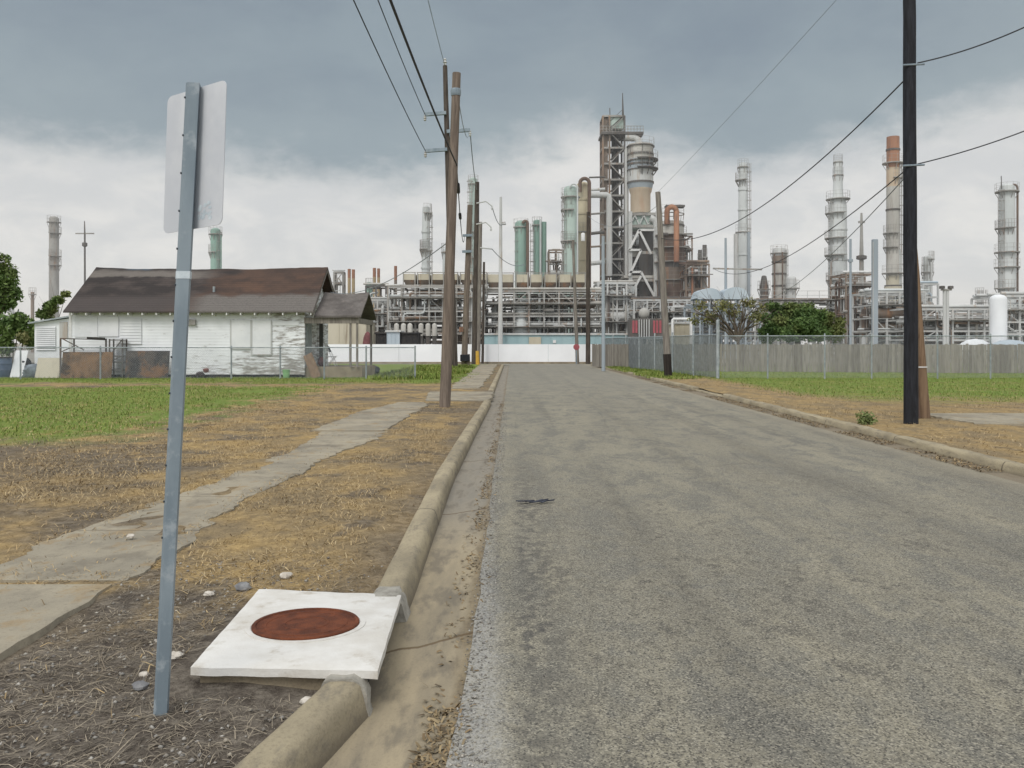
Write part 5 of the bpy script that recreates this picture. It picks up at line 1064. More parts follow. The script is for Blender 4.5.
rack('crowded pipe module below the brown vessel behind the plank fence', 634, 700, 100, [300, 312, 324, 336], 5, 5, 4, 46, 'steel_l', (7, 5, 90), cat='pipe module', name='pipe_module', decks=(312,))
r = thing('switchgear_skid', 'dark grey skid with upright red panels behind the plank fence', 'skid', (X(650, 80), 80, GZ)); Yk = 80
MB().cbox(X(631, Yk), X(664, Yk), Yk, Yk + 2.4, Z(337, Yk), Z(318.5, Yk), .05).build('enclosure', M['steel_d'], r); MB().box(X(629, Yk), X(667, Yk), Yk - .4, Yk + 2.8, Z(339, Yk), Z(337, Yk)).build('base_deck', M['bluegrey'], r)
for px in (633, 645, 662): MB().bar((X(px, Yk), Yk + .4, GZ - .05), (X(px, Yk), Yk + .4, Z(339, Yk)), .25).build('leg', M['steel_d'], r)
for px in (632.3, 635.3, 653, 656, 659.2): MB().cbox(X(px, Yk), X(px + 2.2, Yk), Yk - .06, Yk - .005, Z(333, Yk), Z(320.5, Yk), .02).build('red_panel', M['red'], r)
for px in (639, 641.5, 644, 646.5, 649): MB().bar((X(px, Yk), Yk - .05, Z(338, Yk)), (X(px, Yk), Yk - .05, Z(319.5, Yk)), .08).build('conduit', M['steel_l'], r)
lump('tank', 'pale rounded drum on top of the dark skid', 'tank', 644, 318, 1.05, 1.1, 1.15, M['steel'], 80.8, .05, 2, z0=Z(318.4, 80))
building('beige_building', 'small beige cabin under a white pipe portal behind the plank fence', 'building', 675, 690, 324, 84, 4, 'beige')
r = thing('pipe_portal', 'white pipe portal around the small beige cabin', 'pipe portal', (X(682, 83), 83, GZ)); MB().tube([(X(672.5, 83), 83, GZ), P(672.5, 320, 83), P(673.5, 319, 83), P(690, 319, 83), P(691, 320, 83), (X(691, 83), 83, GZ)], .14, 8).build('pipe', M['white'], r, smooth=True); MB().tube([P(672.5, 322.5, 83), P(691, 322.5, 83)], .08, 8).build('pipe', M['steel_l'], r)
r = thing('lamp_mast', 'tall slim pale lamp mast standing over the pipe rack near the street axis', 'lamp mast', (X(500.5, 84), 84, GZ)); MB().tube([(X(500.3, 84), 84, GZ), P(500.8, 197, 84)], [.26, .12], 8).build('shaft', M['steel_l'], r, smooth=True); MB().tube([P(500.8, 223, 84), P(505.5, 222.5, 84)], .09, 6).build('bracket', M['steel'], r); MB().cbox(*sum(([X(502, 84), X(506, 84)], [83.7, 84.3], [Z(224.6, 84), Z(223, 84)]), []), .05).build('lamp_head', M['steel_l'], r)
# right of the centre
column('tall pale column with a narrow upper half behind the blue canopies', 743, 126, [(165, 8.4), (231, 9.2), (233, 13), (300, 13)], 'pale', [(167, 1.4, 0), (180, 3.4, -1), (232, 2, 0)], lad=(164, 5), pipes=[([(748.8, 300, -1), (748.8, 232, -1)], 3, 'bluegrey'), ([(736, 300, -.4), (736, 234, -.4)], 4.6, 'steel_l')], rings=(190, 210, 255))
r = thing('steel_post', 'slim blue grey lattice post with a long crossarm left of the tall pale column', 'post', (X(726, 90), 90, GZ)); MB().tube([(X(726, 90), 90, GZ), P(725.6, 238, 90)], [.2, .12], 8).build('shaft', M['bluegrey'], r); MB().bar(P(713, 268.5, 90), P(762, 269.5, 90), .16).build('crossarm', M['steel'], r)
for k, (a, c_, py) in enumerate(((697.5, 722, 288), (723, 749, 287))):
    Yq = 88 - k * .6; r = thing('blue_canopy', ['left pale blue rounded canopy behind the bare tree', 'right pale blue rounded canopy behind the bare tree'][k], 'canopy', (X((a + c_) / 2, Yq), Yq, GZ), 'pale blue canopies')
    x0, x1 = X(a, Yq), X(c_, Yq); zt, zb = Z(py, Yq), Z(298, Yq); vs = []; n = 10; N = 11
    for i in range(N): t = i / n; xv = x0 + (x1 - x0) * t; e = math.sin(math.pi * min(1, max(0, t))) ** .35; vs += [(xv, Yq, zb + (zt - zb) * e), (xv, Yq + 3.5, zb + (zt - zb) * e)]
    vs += [(x0, Yq, zb - .12), (x1, Yq, zb - .12), (x0, Yq + 3.5, zb - .12), (x1, Yq + 3.5, zb - .12)]
    fs = [(2 * i, 2 * i + 2, 2 * i + 3, 2 * i + 1) for i in range(n)] + [tuple([2 * i for i in range(N)][::-1] + [2 * N, 2 * N + 1]), tuple([2 * i + 1 for i in range(N)] + [2 * N + 3, 2 * N + 2])]
    MB().add(vs, fs).build('sheet_roof', M['blue_l'], r, smooth=True, ang=30)
    for xv in (x0 + .3, (x0 + x1) / 2, x1 - .3):
        for yv in (Yq + .2, Yq + 3.3): MB().bar((xv, yv, GZ - .05), (xv, yv, zb - .05), .16).build('post', M['bluegrey'], r)
    for z_ in (322, 310): MB().bar((x0 + .3, Yq + .2, Z(z_, Yq)), (x1 - .3, Yq + .2, Z(z_, Yq)), .14).build('beam', M['bluegrey'], r)
rack('blue grey steel framing beneath the blue canopies behind the bare tree', 692, 760, 92, [306, 320, 334], 7, 4, 3, 47, 'bluegrey', (4, 3, 36), cat='pipe rack', pm=['bluegrey', 'steel_l', 'steel', 'pale'])
column('pinkish ribbed vessel above the round green tree', 779, 124, [(251, 13)], 'conc_l', [(253, 2, 0)], mats=[(0, 'steel_l'), (256, 'brownmix'), (264, 'conc_l')], pipes=[([(774.5, 300, -1.2), (774.5, 254, -1.2)], 1.6, 'rust'), ([(782.5, 300, -1.3), (782.5, 252, -1.3)], 1.5, 'rust'), ([(777, 252, 0), (777, 246, 0)], 1, 'steel'), ([(785.8, 300, -.2), (785.8, 250, -.2)], 3.4, 'steel_l')], lad=(250, 6), rings=(262, 274, 286))
column('squat grey drum on a stand right of the pinkish vessel', 791, 120, [(279, 10)], 'steel_l', [(288, 3.4, 0)], z0=Z(300, 120), name='process_drum', cat='drum')
column('short dark twin vessel left of the pinkish vessel', 764, 118, [(277, 5), (288, 9)], 'steel_d', [(289, 2, 0)])
rack('low pipe structure behind the round green tree', 756, 842, 108, [300, 312, 326], 6, 5, 3, 48, 'steel', (4, 3, 34), decks=(300,))
column('tall pale stack with a wide lower body, a landing at mid height and steam at the tip', 838, 128, [(161, 7), (166, 8.2), (180, 8.6), (196, 10), (202, 15), (206, 16.4), (330, 18)], 'pale', [(162, 1, 0), (175, 1, 0), (199, 5.4, 0), (213, 4, -1), (238, 4.4, -1), (255, 4.4, -1), (280, 3, -1)], cap='open', lad=(200, -8.2), rings=(230, 260, 290), pipes=[([(851, 330, -2), (851, 272, -2)], 6, 'pale'), ([(831, 330, -3), (831, 262, -3), (838, 258, -3)], 1.6, 'steel')])
r = thing('lightning_mast', 'thin mast with a small crosshead between the pale stack and the orange stack', 'mast', (X(861.5, 126), 126, GZ)); MB().tube([(X(861.5, 126), 126, GZ), P(861.5, 262, 126), P(861.5, 213, 126)], [.5, .34, .16], 8).build('shaft', M['steel'], r); MB().bar(P(858.5, 222, 126), P(864.5, 222, 126), .3).build('crosshead', M['steel'], r); MB().lathe([(.3, Z(260, 126)), (.75, Z(259, 126)), (.75, Z(256, 126)), (.3, Z(255, 126))], X(861.5, 126), 126, 10).build('landing', M['steel_d'], r)
rack('rusty heater frame between the pale stack and the blue grey post', 846, 874, 104, [274, 286, 298, 314, 330], 3, 5, 3, 49, 'brownmix', (5, 3, 44), cat='heater', name='heater_unit', pm=['rust', 'brownmix', 'steel', 'steel_l', 'white'], decks=(286, 314))
r = thing('steel_post', 'broad square blue grey post left of the orange stack', 'post', (X(875.8, 88), 88, GZ)); MB().cbox(X(873.2, 88), X(878.4, 88), 88, 88.5, GZ - .05, Z(239, 88), .05).build('shaft', M['bluegrey'], r)
MB().bar((X(873.2, 88) - .03, 87.97, GZ), (X(873.2, 88) - .03, 87.97, Z(242, 88)), .06).build('cable_tray', M['steel_l'], r)
r = thing('steel_post', 'slim blue grey post in front of the pale stack base', 'post', (X(850.5, 89), 89, GZ)); MB().tube([(X(850.5, 89), 89, GZ), P(850.5, 239 + 0, 89)], .13, 8).build('shaft', M['bluegrey'], r); MB().cbox(X(848.5, 89), X(852.5, 89), 88.8, 89.2, Z(262, 89), Z(259, 89), .04).build('junction_box', M['bluegrey'], r)
column('tall stack with an orange rusted top and buff lower half left of the black pole', 893, 122, [(137, 12), (165, 12.4), (285, 13), (287, 16.5), (330, 16.5)], 'tan', [(163, 4, 0), (178, 3, 1), (233, 3, -1), (247, 3, -1), (273, 4, 0)], cap='open', mats=[(0, 'orange'), (168, 'peach'), (187, 'conc_l'), (235, 'conc_l'), (276, 'beige')], rings=(150, 210, 286), pipes=[([(899.8, 330, -.5), (899.8, 254, -.5), (899, 250, -.5)], 3.6, 'pale')], lad=(163, 6.4), name='chimney', cat='chimney')
b = MB(); cx = X(893, 122); rq = 6.2 * 122 / F
for i in range(12): t = 2 * math.pi * i / 12; b.bar((cx + rq * math.cos(t), 122 + rq * math.sin(t), Z(137, 122)), (cx + rq * math.cos(t), 122 + rq * math.sin(t), Z(133.5, 122)), .1)
b.ring(cx, 122, rq - .06, rq + .06, Z(134, 122), Z(133.4, 122), 18); b.build('top_rail', M['steel'], bpy.data.objects['chimney.006'] if 'chimney.006' in bpy.data.objects else None) if 0 else None
column('pale column with a hooked top right of the black pole', 927.5, 124, [(258, 8)], 'pale', [(259, 2.4, 1), (272, 2, 0)], pipes=[([(931.5, 320, -1), (931.5, 262, -1)], 2, 'steel_l')], lad=(257, -4))
r = thing('floodlight_mast', 'floodlight mast with a pair of lamps on a short head right of the black pole', 'light mast', (X(946, 82), 82, GZ)); MB().tube([(X(944.5, 82), 82, GZ), P(944.5, 290, 82)], .17, 8).build('shaft', M['steel_l'], r, smooth=True); MB().tube([(X(947.5, 82), 82, GZ), P(947.5, 290, 82)], .15, 8).build('shaft', M['steel_l'], r, smooth=True); MB().box(X(941.5, 82), X(951, 82), 81.8, 82.2, Z(290.5, 82), Z(289, 82)).build('head', M['steel'], r)
for px in (941, 949.5): MB().cbox(X(px - 1.6, 82), X(px + 2.2, 82), 81.6, 82.1, Z(288.8, 82), Z(286, 82), .04).build('lamp_head', M['steel_d'], r)
column('small dark ribbed column far off right of the floodlight mast', 979.5, 150, [(291, 5.4)], 'steel_l', [(294, 1.5), (302, 1.6), (310, 1.6)], lad=(290, 2.6))
column('white rounded upright tank above the plank fence', 998.2, 84, [(299.5, 16)], 'tankwhite', [], name='storage_tank', cat='tank', pipes=[([(992, 345, -1.0), (989.3, 340, -1.0), (989.3, 302, -1.0)], 1, 'steel_l')])
column('tall pale column with stacked landings at the right edge', 1007, 118, [(188, 14), (330, 16.5)], 'pale', [(191.5, 4, 0), (228, 3.6, -1), (252, 4, 0), (267, 4, 0), (288, 3.4, -1)], pipes=[([(1017.5, 330, -.5), (1017.5, 196, -.5)] + arch(1017.5, 1010, 184.5, 8, -.5), 2.0, 'rust'), ([(1001.6, 189, -.5), (1001.2, 176, -.5)], .8, 'steel_d')], lad=(190, -7.4))
rack('long low pipe rack behind the right half of the plank fence', 905, 1000, 92, [309, 320, 331, 340], 6, 6, 5, 50, 'steel_l', (5, 4, 50), decks=(320,))
rack('pipe rack corner at the far right edge', 1001, 1075, 94, [296, 310, 322, 334], 4, 6, 4, 51, 'steel_l', (4, 3, 40), decks=(310,))
rack('low pipe rack at the foot of the orange stack', 874, 925, 96, [292, 305, 318, 331], 4, 6, 5, 52, 'steel_l', (5, 4, 44), decks=(305,))
rack('pale blue module with a sloped hood right of the black pole', 923, 938, 100, [284, 297], 1, 4, 2, 53, 'steel_l', (2, 1, 10), cat='pipe module', name='pipe_module', pm=['blue_l', 'pale', 'steel_l'])
lump('tank', 'low white domed tank peeking over the plank fence', 'tank', 975, 345, 3.4, 2.0, 2.2, M['tankwhite'], 84, .03, 1, z0=GZ)
lump('tank', 'pale blue low tank end peeking over the fence at the right edge', 'tank', 1010, 345, 4.4, 2.0, 2.1, M['blue_l'], 82, .03, 6, z0=GZ)
# distant low skyline of the plant
rack('distant pipe rack on the left behind the house fence', 300, 345, 130, [318, 330], 4, 4, 3, 55, 'steel_l', (3, 2, 16))
m = bpy.data.materials.new('haze'); m.use_nodes = True; g = NG(m.node_tree); g.nodes.remove(g.nodes['Principled BSDF']); pv = g.n('ShaderNodeVolumeScatter'); g.links.new(pv.outputs[0], g.nodes['Material Output'].inputs['Volume']); pv.inputs['Density'].default_value = .0016; pv.inputs['Color'].default_value = (.97, .98, 1, 1)
tag(MB().box(-190, 190, 76, 170, .02, 75).build('haze', m), 'thin pale haze hanging over the plant', 'haze', kind='stuff')
# steam at the pale stack
m = bpy.data.materials.new('steam'); m.use_nodes = True; g = NG(m.node_tree); g.nodes.remove(g.nodes['Principled BSDF']); pv = g.n('ShaderNodeVolumePrincipled'); g.links.new(pv.outputs[0], g.nodes['Material Output'].inputs['Volume'])
tc = g.n('ShaderNodeTexCoord').outputs['Object']; ln = g.n('ShaderNodeVectorMath', operation='LENGTH'); g.put(ln.inputs[0], g.vec(tc, (1 / 4.2, 1 / 3, 1 / 2.4)))
dn = g.math('MULTIPLY', g.step(g.math('ADD', ln.outputs['Value'], g.math('MULTIPLY', g.noise(tc, .45, 4), .9)), 1.25, .55), .22); g.put(pv.inputs['Density'], dn); pv.inputs['Color'].default_value = (.95, .96, .98, 1)
cx, cz = X(838, 128), Z(146, 128); o = MB().add([(cx + a * 4.4, 128 + b_ * 3.2, cz + c_ * 2.6) for a in (-1, 1) for b_ in (-1, 1) for c_ in (-1, 1)], [(0, 1, 3, 2), (4, 6, 7, 5), (0, 4, 5, 1), (2, 3, 7, 6), (0, 2, 6, 4), (1, 5, 7, 3)]).build('steam', m, loc=(cx, 128, cz)); tag(o, 'faint white steam drifting from the tip of the pale stack', 'steam', kind='stuff')
# ------------------------------------------------------------------ trees, bushes, ground cover
def leaf_mat(name, a, b_, c_):
    m, g, b, pos = new_mat(name); ri = g.n('ShaderNodeNewGeometry').outputs['Random Per Island']
    col = g.mix(ri, a, b_); col = g.mix(g.step(g.noise(pos, .9, 3), .45, .7), col, c_); col = g.mix(g.math('MULTIPLY', g.step(g.noise(pos, .35, 2), .5, .65), .45), col, S(124, 118, 72))
    g.put(b.inputs['Base Color'], col); b.inputs['Roughness'].default_value = .7; b.inputs['Transmission Weight'].default_value = 0
    return m
def foliage(parent, blobs, n, size, m, name='crown', seed=1, hollow=.55):
    R = np.random.default_rng(seed); vs = []; L = parent['_o']
    wts = np.array([b[3] * b[4] * b[5] for b in blobs]) ** .8; wts /= wts.sum(); ids = R.choice(len(blobs), n, p=wts)
    cl = R.normal(size=(400, 3)); cl /= np.linalg.norm(cl, axis=1)[:, None]
    for i in ids:
        cx, cy, cz, rx, ry, rz_ = blobs[i]
        d_ = cl[R.integers(0, 400)] + R.normal(size=3) * .16; d_ /= np.linalg.norm(d_); rad = (hollow + (1 - hollow) * R.random() ** .6) * (1 + .16 * R.normal())
        c_ = np.array([cx + d_[0] * rx * rad, cy + d_[1] * ry * rad, cz + d_[2] * rz_ * rad]); a = R.normal(size=3); a /= np.linalg.norm(a); e = np.cross(a, R.normal(size=3)); e /= np.linalg.norm(e); s = size * R.uniform(.6, 1.4)
        vs += [c_ - a * s, c_ - e * s * .45, c_ + a * s, c_ - e * 0 + e * s * .45]
    v = np.array(vs) - np.array(L); q = np.arange(n) * 4; tri = np.stack([np.stack([q, q + 1, q + 2], 1), np.stack([q, q + 2, q + 3], 1)], 1).reshape(-1, 3)
    o = raw_mesh(name, v, tri, m); o.parent = parent; return o
def branches(parent, base, tips, r0, m, seed=0, name='limb', sub=0):
    R = random.Random(seed)
    for tp in tips:
        a, b_ = Vector(base), Vector(tp); L = (b_ - a).length; pts = []; rs = []
        for i in range(7):
            t = i / 6; p_ = a.lerp(b_, t); p_.z += .12 * L * math.sin(math.pi * t); p_ += Vector((R.uniform(-1, 1), R.uniform(-1, 1), R.uniform(-1, 1))) * .035 * L * (0 < i < 6); pts.append(p_); rs.append(r0 * (1 - .82 * t))
        b = MB().tube(pts, rs, 6)
        for k in range(sub):
            i = R.randint(2, 5); d_ = (pts[i + 1] - pts[i - 1]).normalized() + Vector((R.uniform(-1, 1), R.uniform(-1, 1), R.uniform(-.2, .9))) * .8; b.tube([pts[i], pts[i] + d_ * L * .16 + Vector((0, 0, .02)), pts[i] + d_ * L * .3], [rs[i] * .55, rs[i] * .35, rs[i] * .12], 5)
        b.build(name, m, parent, smooth=True)
M['bark'] = mat('bark', S(104, 94, 84), S(78, 70, 62), 6, (2, 2, .6), rough=.95, bump=.4)
M['leaf'] = leaf_mat('dense_leaf', S(68, 92, 50), S(100, 122, 68), S(58, 80, 46)); M['leaf_y'] = leaf_mat('yellow_leaf', S(114, 116, 74), S(136, 130, 86), S(96, 102, 68)); M['leaf_l'] = leaf_mat('light_leaf', S(86, 108, 58), S(120, 138, 82), S(66, 90, 48))
def tree(label, px, Y, py_fork, blobs_px, n, size, leafm, seed, tr=.14, name='tree', tips=(), sub=3, hollow=.55):
    """blobs_px: (px, py, rx_px, rz_px, dy)"""
    s = Y / F; x = X(px, Y); r = thing(name, label, 'tree', (x, Y, GZ)); zf = Z(py_fork, Y)
    MB().tube([(x, Y, GZ - .1), (x + .03, Y, GZ + (zf - GZ) * .5), (x, Y, zf)], [tr * 1.3, tr, tr * .85], 10).build('trunk', M['bark'], r, smooth=True)
    bl = [(X(a, Y), Y + e, Z(b_, Y), c_ * s, c_ * s * .85, d_ * s) for a, b_, c_, d_, e in blobs_px]
    branches(r, (x, Y, zf - .1), [(b[0], b[1], b[2]) for b in bl[:10]] + [(X(a, Y), Y + e, Z(b_, Y)) for a, b_, e in tips], tr * .6, M['bark'], seed, 'limb', sub)
    foliage(r, bl, n, size, leafm, 'crown', seed, hollow); return r
R7 = random.Random(5)
tree('dense dark green round tree behind the plank fence', 797, 56, 336, [(797, 324, 22, 14, 0), (776, 327, 14, 11, -.5), (819, 327, 15, 12, .2), (799, 313, 12, 8, -.6), (782, 314, 11, 8, .3), (834, 332, 9, 10, -.3), (765, 334, 9, 9, -.4), (813, 317, 11, 8, -.7), (772, 306, 7, 4, 0), (825, 317, 8, 6, -.4), (806, 307, 7, 4, -.2), (790, 306, 8, 4, 0), (763, 318, 6, 5, -.3), (839, 322, 5, 5, -.2), (808, 334, 14, 8, -1.4), (784, 334, 13, 8, -1.3), (795, 325, 11, 8, -1.9)], 22000, .105, M['leaf'], 3, .2, sub=2, hollow=.45)
tree('half bare tree with sparse yellowing leaves left of the dense round tree', 738, 54, 340, [(700, 306, 8, 6, 0), (712, 318, 10, 8, .5), (722, 306, 10, 7, -.4), (735, 312, 9, 8, .3), (748, 303, 9, 6, 0), (755, 316, 8, 8, -.3), (694, 320, 6, 6, 0), (764, 308, 6, 6, 0)], 1100, .11, M['leaf_y'], 9, .11, tips=[(688, 312, 0), (704, 298, .4), (728, 297, 0), (744, 296, -.3), (760, 302, .2), (716, 328, 0), (770, 318, 0)], sub=7, hollow=.1)
tree('leafy green tree cut by the left edge of the picture', -6, 48, 335, [(-10, 280, 22, 16, 0), (4, 296, 13, 13, .3), (10, 275, 8, 9, 0), (-14, 305, 22, 16, -.3), (2, 262, 9, 8, 0), (14, 290, 5, 7, 0)], 6500, .12, M['leaf_l'], 4, .2, sub=0)
def bush(label, px, Y, blobs_px, n, size, leafm, seed, name='bush'):
    s = Y / F; r = thing(name, label, 'bush', (X(px, Y), Y, GZ)); bl = [(X(a, Y), Y + e, Z(b_, Y), c_ * s, c_ * s * .8, d_ * s) for a, b_, c_, d_, e in blobs_px]
    branches(r, (X(px, Y), Y, GZ - .05), [b[:3] for b in bl], .04, M['bark'], seed, 'stem', 1); foliage(r, bl, n, size, leafm, 'foliage', seed, .4)
bush('mixed green bushes beside the shed at the far left', 16, 45, [(8, 328, 14, 12, 0), (24, 330, 9, 14, .3), (2, 345, 12, 10, 0), (30, 340, 6, 10, 0), (18, 318, 7, 6, 0)], 2600, .13, M['leaf_l'], 12)
bush('rusty orange shrub among the green bushes beside the shed', 22, 44, [(23, 338, 6, 6, 0)], 240, .11, M['leaf_y'], 13)
bush('small leafy bush behind the shed against the grey round tower', 50, 50, [(50, 308, 7, 7, 0), (43, 314, 6, 5, 0), (58, 300, 6, 4, 0), (66, 294, 4, 3, 0), (50, 325, 6, 10, 0)], 1300, .14, M['leaf_l'], 14)
Yw = GY(424); s = Yw / F; r = thing('weed', 'small bright green weed by the right kerb left of the black pole', 'weed', (X(866.5, Yw), Yw, GZ)); M['leaf_w'] = leaf_mat('weed_leaf', S(98, 116, 70), S(128, 142, 92), S(88, 104, 62))
bl = [(X(866.5, Yw), Yw, GZ + .12, .19, .17, .14), (X(870, Yw), Yw, GZ + .06, .12, .12, .08), (X(862.5, Yw), Yw, GZ + .05, .1, .12, .07)]; branches(r, (X(866.5, Yw), Yw, GZ - .01), [b[:3] for b in bl], .006, M['leaf_w'], 3, 'stem', 2); foliage(r, bl, 420, .032, M['leaf_w'], 'foliage', 4, .2)
# blades and litter (uncountable)
def blade_mat(name, cols):
    m, g, b, pos = new_mat(name); ri = g.n('ShaderNodeNewGeometry').outputs['Random Per Island']; cr = g.n('ShaderNodeValToRGB'); g.put(cr.inputs[0], ri); el = cr.color_ramp.elements
    while len(el) < len(cols): el.new(.5)
    for i, c_ in enumerate(cols): el[i].position = i / (len(cols) - 1); el[i].color = tuple(c_) + (1,)
    col = g.mix(g.math('MULTIPLY', g.step(g.noise(pos, 1.6, 5), .35, .7), .45), cr.outputs[0], g.mix(1, cr.outputs[0], (.46, .45, .44), 'MULTIPLY')); col = g.mix(g.math('MULTIPLY', g.step(g.noise(pos, .55, 4), .48, .7), .5), col, g.mix(1, col, (1.25, 1.2, 1.1), 'MULTIPLY'))
    g.put(b.inputs['Base Color'], col); b.inputs['Roughness'].default_value = .9; b.inputs['Specular IOR Level'].default_value = .1; return m
def scatter(name, pts, length, width, lift, m, seed, label, cat):
    R = np.random.default_rng(seed); n = len(pts); p = np.array(pts); az = R.uniform(0, 2 * np.pi, n); L = length * R.uniform(.5, 1.5, n); up = R.uniform(lift[0], lift[1], n)
    d = np.stack([np.cos(az) * np.cos(up), np.sin(az) * np.cos(up), np.sin(up)], 1); sd = np.stack([-np.sin(az), np.cos(az), R.uniform(-.4, .4, n)], 1) * (width * R.uniform(.6, 1.4, n))[:, None]
    mid = p + d * (L * .55)[:, None] + sd * .4; mid[:, 2] += L * .06; tip = p + d * L[:, None]; tip[:, 2] = p[:, 2] + (tip[:, 2] - p[:, 2]) * R.uniform(.5, 1, n)
    v = np.stack([p - sd / 2, p + sd / 2, mid + sd * .4, mid - sd * .4, tip], 1).reshape(-1, 3); q = np.arange(n) * 5
    tri = np.concatenate([np.stack([q, q + 1, q + 2], 1), np.stack([q, q + 2, q + 3], 1), np.stack([q + 3, q + 2, q + 4], 1)]).reshape(-1, 3)
    o = raw_mesh(name, v, tri, m); return tag(o, label, cat, kind='stuff')
def cover(x): return x
def on_walk(x, y):
    if 1.2 < y < 5.28: return path_at([(1.2, -3.62), (5.3, -3.66)], y) - .0 < x < -2.43
    if 5.62 < y < 21.9: return path_at(SWL, y) + .05 < x < path_at(SWR, y) - .05
    return False
def in_slab(x, y): return -1.6 < x < -.5 and 3.66 < y < 5.2
def pts_in(n, xr, yr, ok, zf, power=1.6, seed=1):
    R = random.Random(seed); out = []
    for _ in range(n * 6):
        if len(out) >= n: break
        y = yr[0] + (yr[1] - yr[0]) * R.random() ** power; x = R.uniform(*xr)
        if ok(x, y, R): out.append((x, y, zf(x, y) + .002))
    return out
def dry_ok(x, y, R):
    if in_slab(x, y): return False
    if on_walk(x, y): q = min(x - path_at(SWL, y), path_at(SWR, y) - x) if y > 5.5 else .3; return R.random() < .03 + .3 * (fbm(x, y, 1.3) > .25) + .75 * max(0, 1 - q / .16)
    d_ = fbm(x, y, .8) + .35 * fbm(x + 7, y, 2.5); near = max(0, min(1, (5.6 - y) / 1.2)) if x > -2.5 else 0
    edge = max(0, min(1, (x + 1.25) / .3))
    return R.random() < max(.05, min(1, .55 + 2.0 * d_)) * (1 - .94 * near) * (1 - .8 * edge)
straw = [S(152, 131, 98), S(182, 158, 118), S(200, 180, 142), S(140, 123, 97), S(170, 148, 110), S(120, 108, 90)]
M['straw'] = blade_mat('straw', straw); M['twig'] = blade_mat('grey_twig', [S(112, 105, 95), S(158, 147, 130), S(88, 82, 75), S(138, 127, 112), S(178, 166, 146), S(80, 75, 70)]); M['gblade'] = blade_mat('green_blade', [S(92, 112, 52), S(118, 138, 68), S(140, 152, 82), S(104, 122, 58), S(156, 152, 92)])
scatter('dry_grass', pts_in(42000, (-6.5, -.86), (2.4, 22), dry_ok, lz, 1.5, 2), .055, .005, (.05, .75), M['straw'], 3, 'dry straw coloured grass over the left verge', 'dry grass')
scatter('dry_grass', pts_in(30000, (-16, -4), (8, 37), lambda x, y, R: R.random() < .25 + .75 * (fbm(x, y, .5) > -.1) and not on_walk(x, y), lz, 1.2, 4), .06, .008, (.1, .9), M['straw'], 5, 'dry grass patches on the left lawn', 'dry grass')
def green_ok(x, y, R):
    q = fbm(x, y, .35) * 2.2
    return (x + q < -6.9 and 13.2 < y + q < 29.5) or (y + q > 32 and x < -1.6 + q * .3 and not (x > -9 and y < 32))
scatter('green_grass', pts_in(52000, (-24, -1.6), (12.5, 44), green_ok, lz, 1.1, 6), .075, .012, (.5, 1.4), M['gblade'], 7, 'short green grass on the left lawn', 'grass')
scatter('tall_grass', pts_in(9000, (-6.2, -1.9), (36, 56), lambda x, y, R: x < -1.9 - .02 * y + fbm(x, y, .4) and fbm(x, y, .5) > -.25, lz, 1.0, 8), .22, .03, (.7, 1.45), M['gblade'], 9, 'taller lush green grass around the far utility poles', 'grass')
scatter('dry_grass', pts_in(26000, (6.45, 20), (8.5, 34), lambda x, y, R: R.random() < .6 + fbm(x, y, .7), rz, 1.3, 10), .06, .008, (.05, .8), M['straw'], 11, 'dry straw grass on the right verge', 'dry grass')
scatter('green_grass', pts_in(34000, (8.2, 32), (21, 47), lambda x, y, R: y + .12 * x + fbm(x, y, .4) * 3 > 24.5 or y > 34, rz, 1.1, 12), .075, .013, (.5, 1.4), M['gblade'], 13, 'short green grass on the right lawn', 'grass')
scatter('green_grass', pts_in(9000, (6.0, 12), (36, 62), lambda x, y, R: x < 6.4 + .02 * (y - 36) + 3 * R.random() and fbm(x, y, .4) > -.3, rz, 1.0, 14), .14, .02, (.6, 1.4), M['gblade'], 15, 'green weeds under the tall chain link fence', 'grass')
near_ok = lambda x, y, R: not in_slab(x, y) and not on_walk(x, y) and R.random() < max(0.02, min(1, (6.2 - y) / 1.6)) * (1 - .7 * max(0, min(1, (x + 1.15) / .25)))
scatter('twigs', pts_in(9500, (-2.6, -.84), (2.3, 6.2), near_ok, lz, 1.0, 16), .06, .0028, (0, .2), M['twig'], 17, 'grey dead twigs and straw littering the dirt by the sign', 'dead twigs')
scatter('twigs', pts_in(320, (-2.45, -.9), (2.4, 5.6), near_ok, lz, 1.0, 18), .16, .004, (0, .16), M['twig'], 19, 'long grey stalks lying on the dirt by the sign', 'dead stalks')
gut = lambda x, y, R: R.random() < .1 + .9 * (fbm(1, y, 1.1) > .02) * (abs(x + .27 - .03 * fbm(4, y, 2)) < .055)
M['litter'] = blade_mat('dead_leaves', [S(118, 102, 80), S(146, 126, 96), S(88, 78, 64), S(164, 146, 114), S(108, 100, 86)])
scatter('dead_leaves', pts_in(2000, (-.40, -.16), (2.6, 24), gut, lambda x, y: -.008 if x < -.2 else .004, 1.5, 20), .032, .012, (0, .5), M['litter'], 21, 'brown dead leaves and straw along the gutter edge', 'dead leaves')
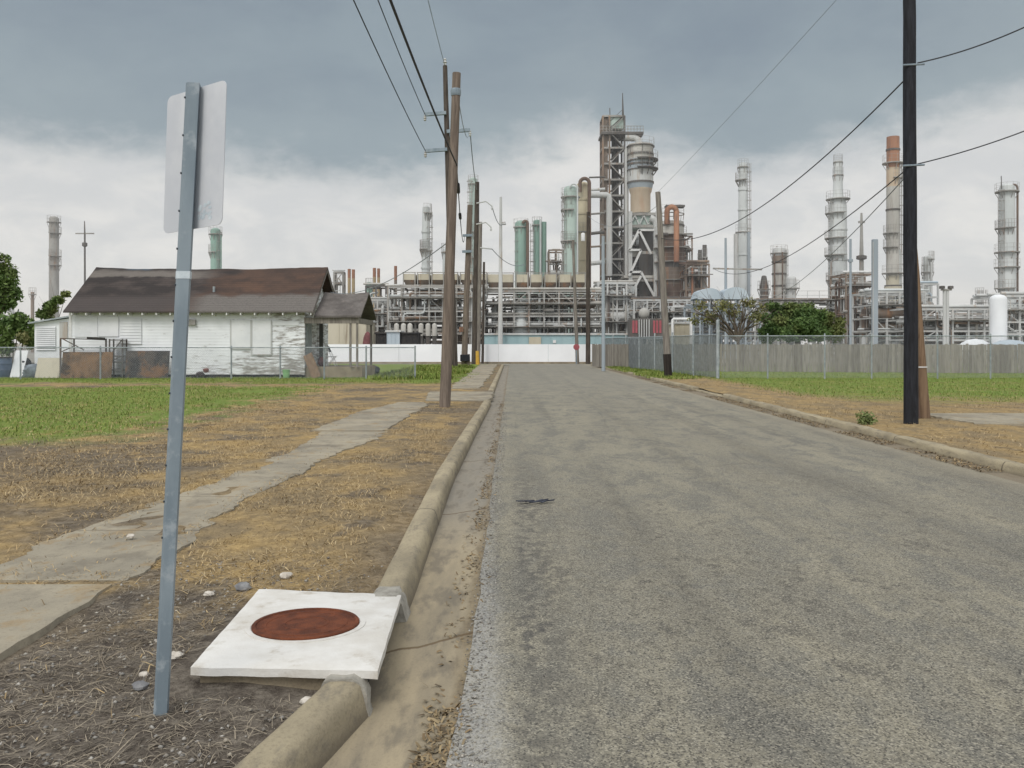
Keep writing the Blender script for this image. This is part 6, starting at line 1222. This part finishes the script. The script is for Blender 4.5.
scatter('dead_leaves', pts_in(300, (-.42, -.2), (3.0, 3.75), lambda x, y, R: R.random() < .9 and x > -.36 - .25 * (3.6 - y) * .3 and abs(x + .30) < .05 + .05 * R.random() + (.04 if y < 3.4 else 0), lambda x, y: -.006, 1.0, 22), .035, .012, (0, .9), M['litter'], 23, 'clump of dried weeds in the gutter near the viewer', 'dried weeds')
scatter('dead_leaves', pts_in(5000, (5.8, 6.35), (9, 40), lambda x, y, R: fbm(2, y, .6) > -.05 and R.random() < .7, lambda x, y: .012, 1.3, 24), .045, .016, (0, .6), M['litter'], 25, 'brown litter along the right gutter', 'dead leaves')
# gravel chips
def gravel(pts, smin, smax, m, seed, label):
    R = np.random.default_rng(seed); b_v = []; tri = []; k = 0
    base = np.array([(1, 0, 0), (-1, 0, 0), (0, 1, 0), (0, -1, 0), (0, 0, 1), (0, 0, -1)], float); F8 = [(0, 2, 4), (2, 1, 4), (1, 3, 4), (3, 0, 4), (2, 0, 5), (1, 2, 5), (3, 1, 5), (0, 3, 5)]
    for x, y, z in pts:
        s = R.uniform(smin, smax); v = base * s * R.uniform(.5, 1.2, (6, 1)) * np.array([1, 1, .6]); t = R.uniform(0, 6.28); c_, q = math.cos(t), math.sin(t); v = np.stack([v[:, 0] * c_ - v[:, 1] * q, v[:, 0] * q + v[:, 1] * c_, v[:, 2]], 1)
        b_v.append(v + (x, y, z)); tri += [(a + k, b_ + k, d_ + k) for a, b_, d_ in F8]; k += 6
    return tag(raw_mesh('gravel', np.concatenate(b_v), tri, m), label, 'gravel', kind='stuff')
M['gravel'] = blade_mat('gravel_chips', [S(150, 148, 144), S(120, 116, 110), S(186, 182, 174), S(104, 100, 98), S(164, 156, 142)])
gravel(pts_in(1100, (-2.5, -.86), (2.3, 6.0), near_ok, lz, 1.0, 26), .004, .017, M['gravel'], 27, 'small grey gravel chips in the dirt by the sign')
gravel(pts_in(2200, (-.24, -.10), (2.6, 20), lambda x, y, R: True, lambda x, y: .006, 1.5, 28), .003, .011, M['gravel'], 29, 'loose pale chips along the broken asphalt edge')
gravel(pts_in(1400, (-.1, 5.6), (3, 16), lambda x, y, R: R.random() < .6, lambda x, y: .005 + .03 * (1 - ((x - 2.8) / 3.05) ** 2), 1.2, 30), .003, .008, M['gravel'], 31, 'scattered loose chips on the asphalt')
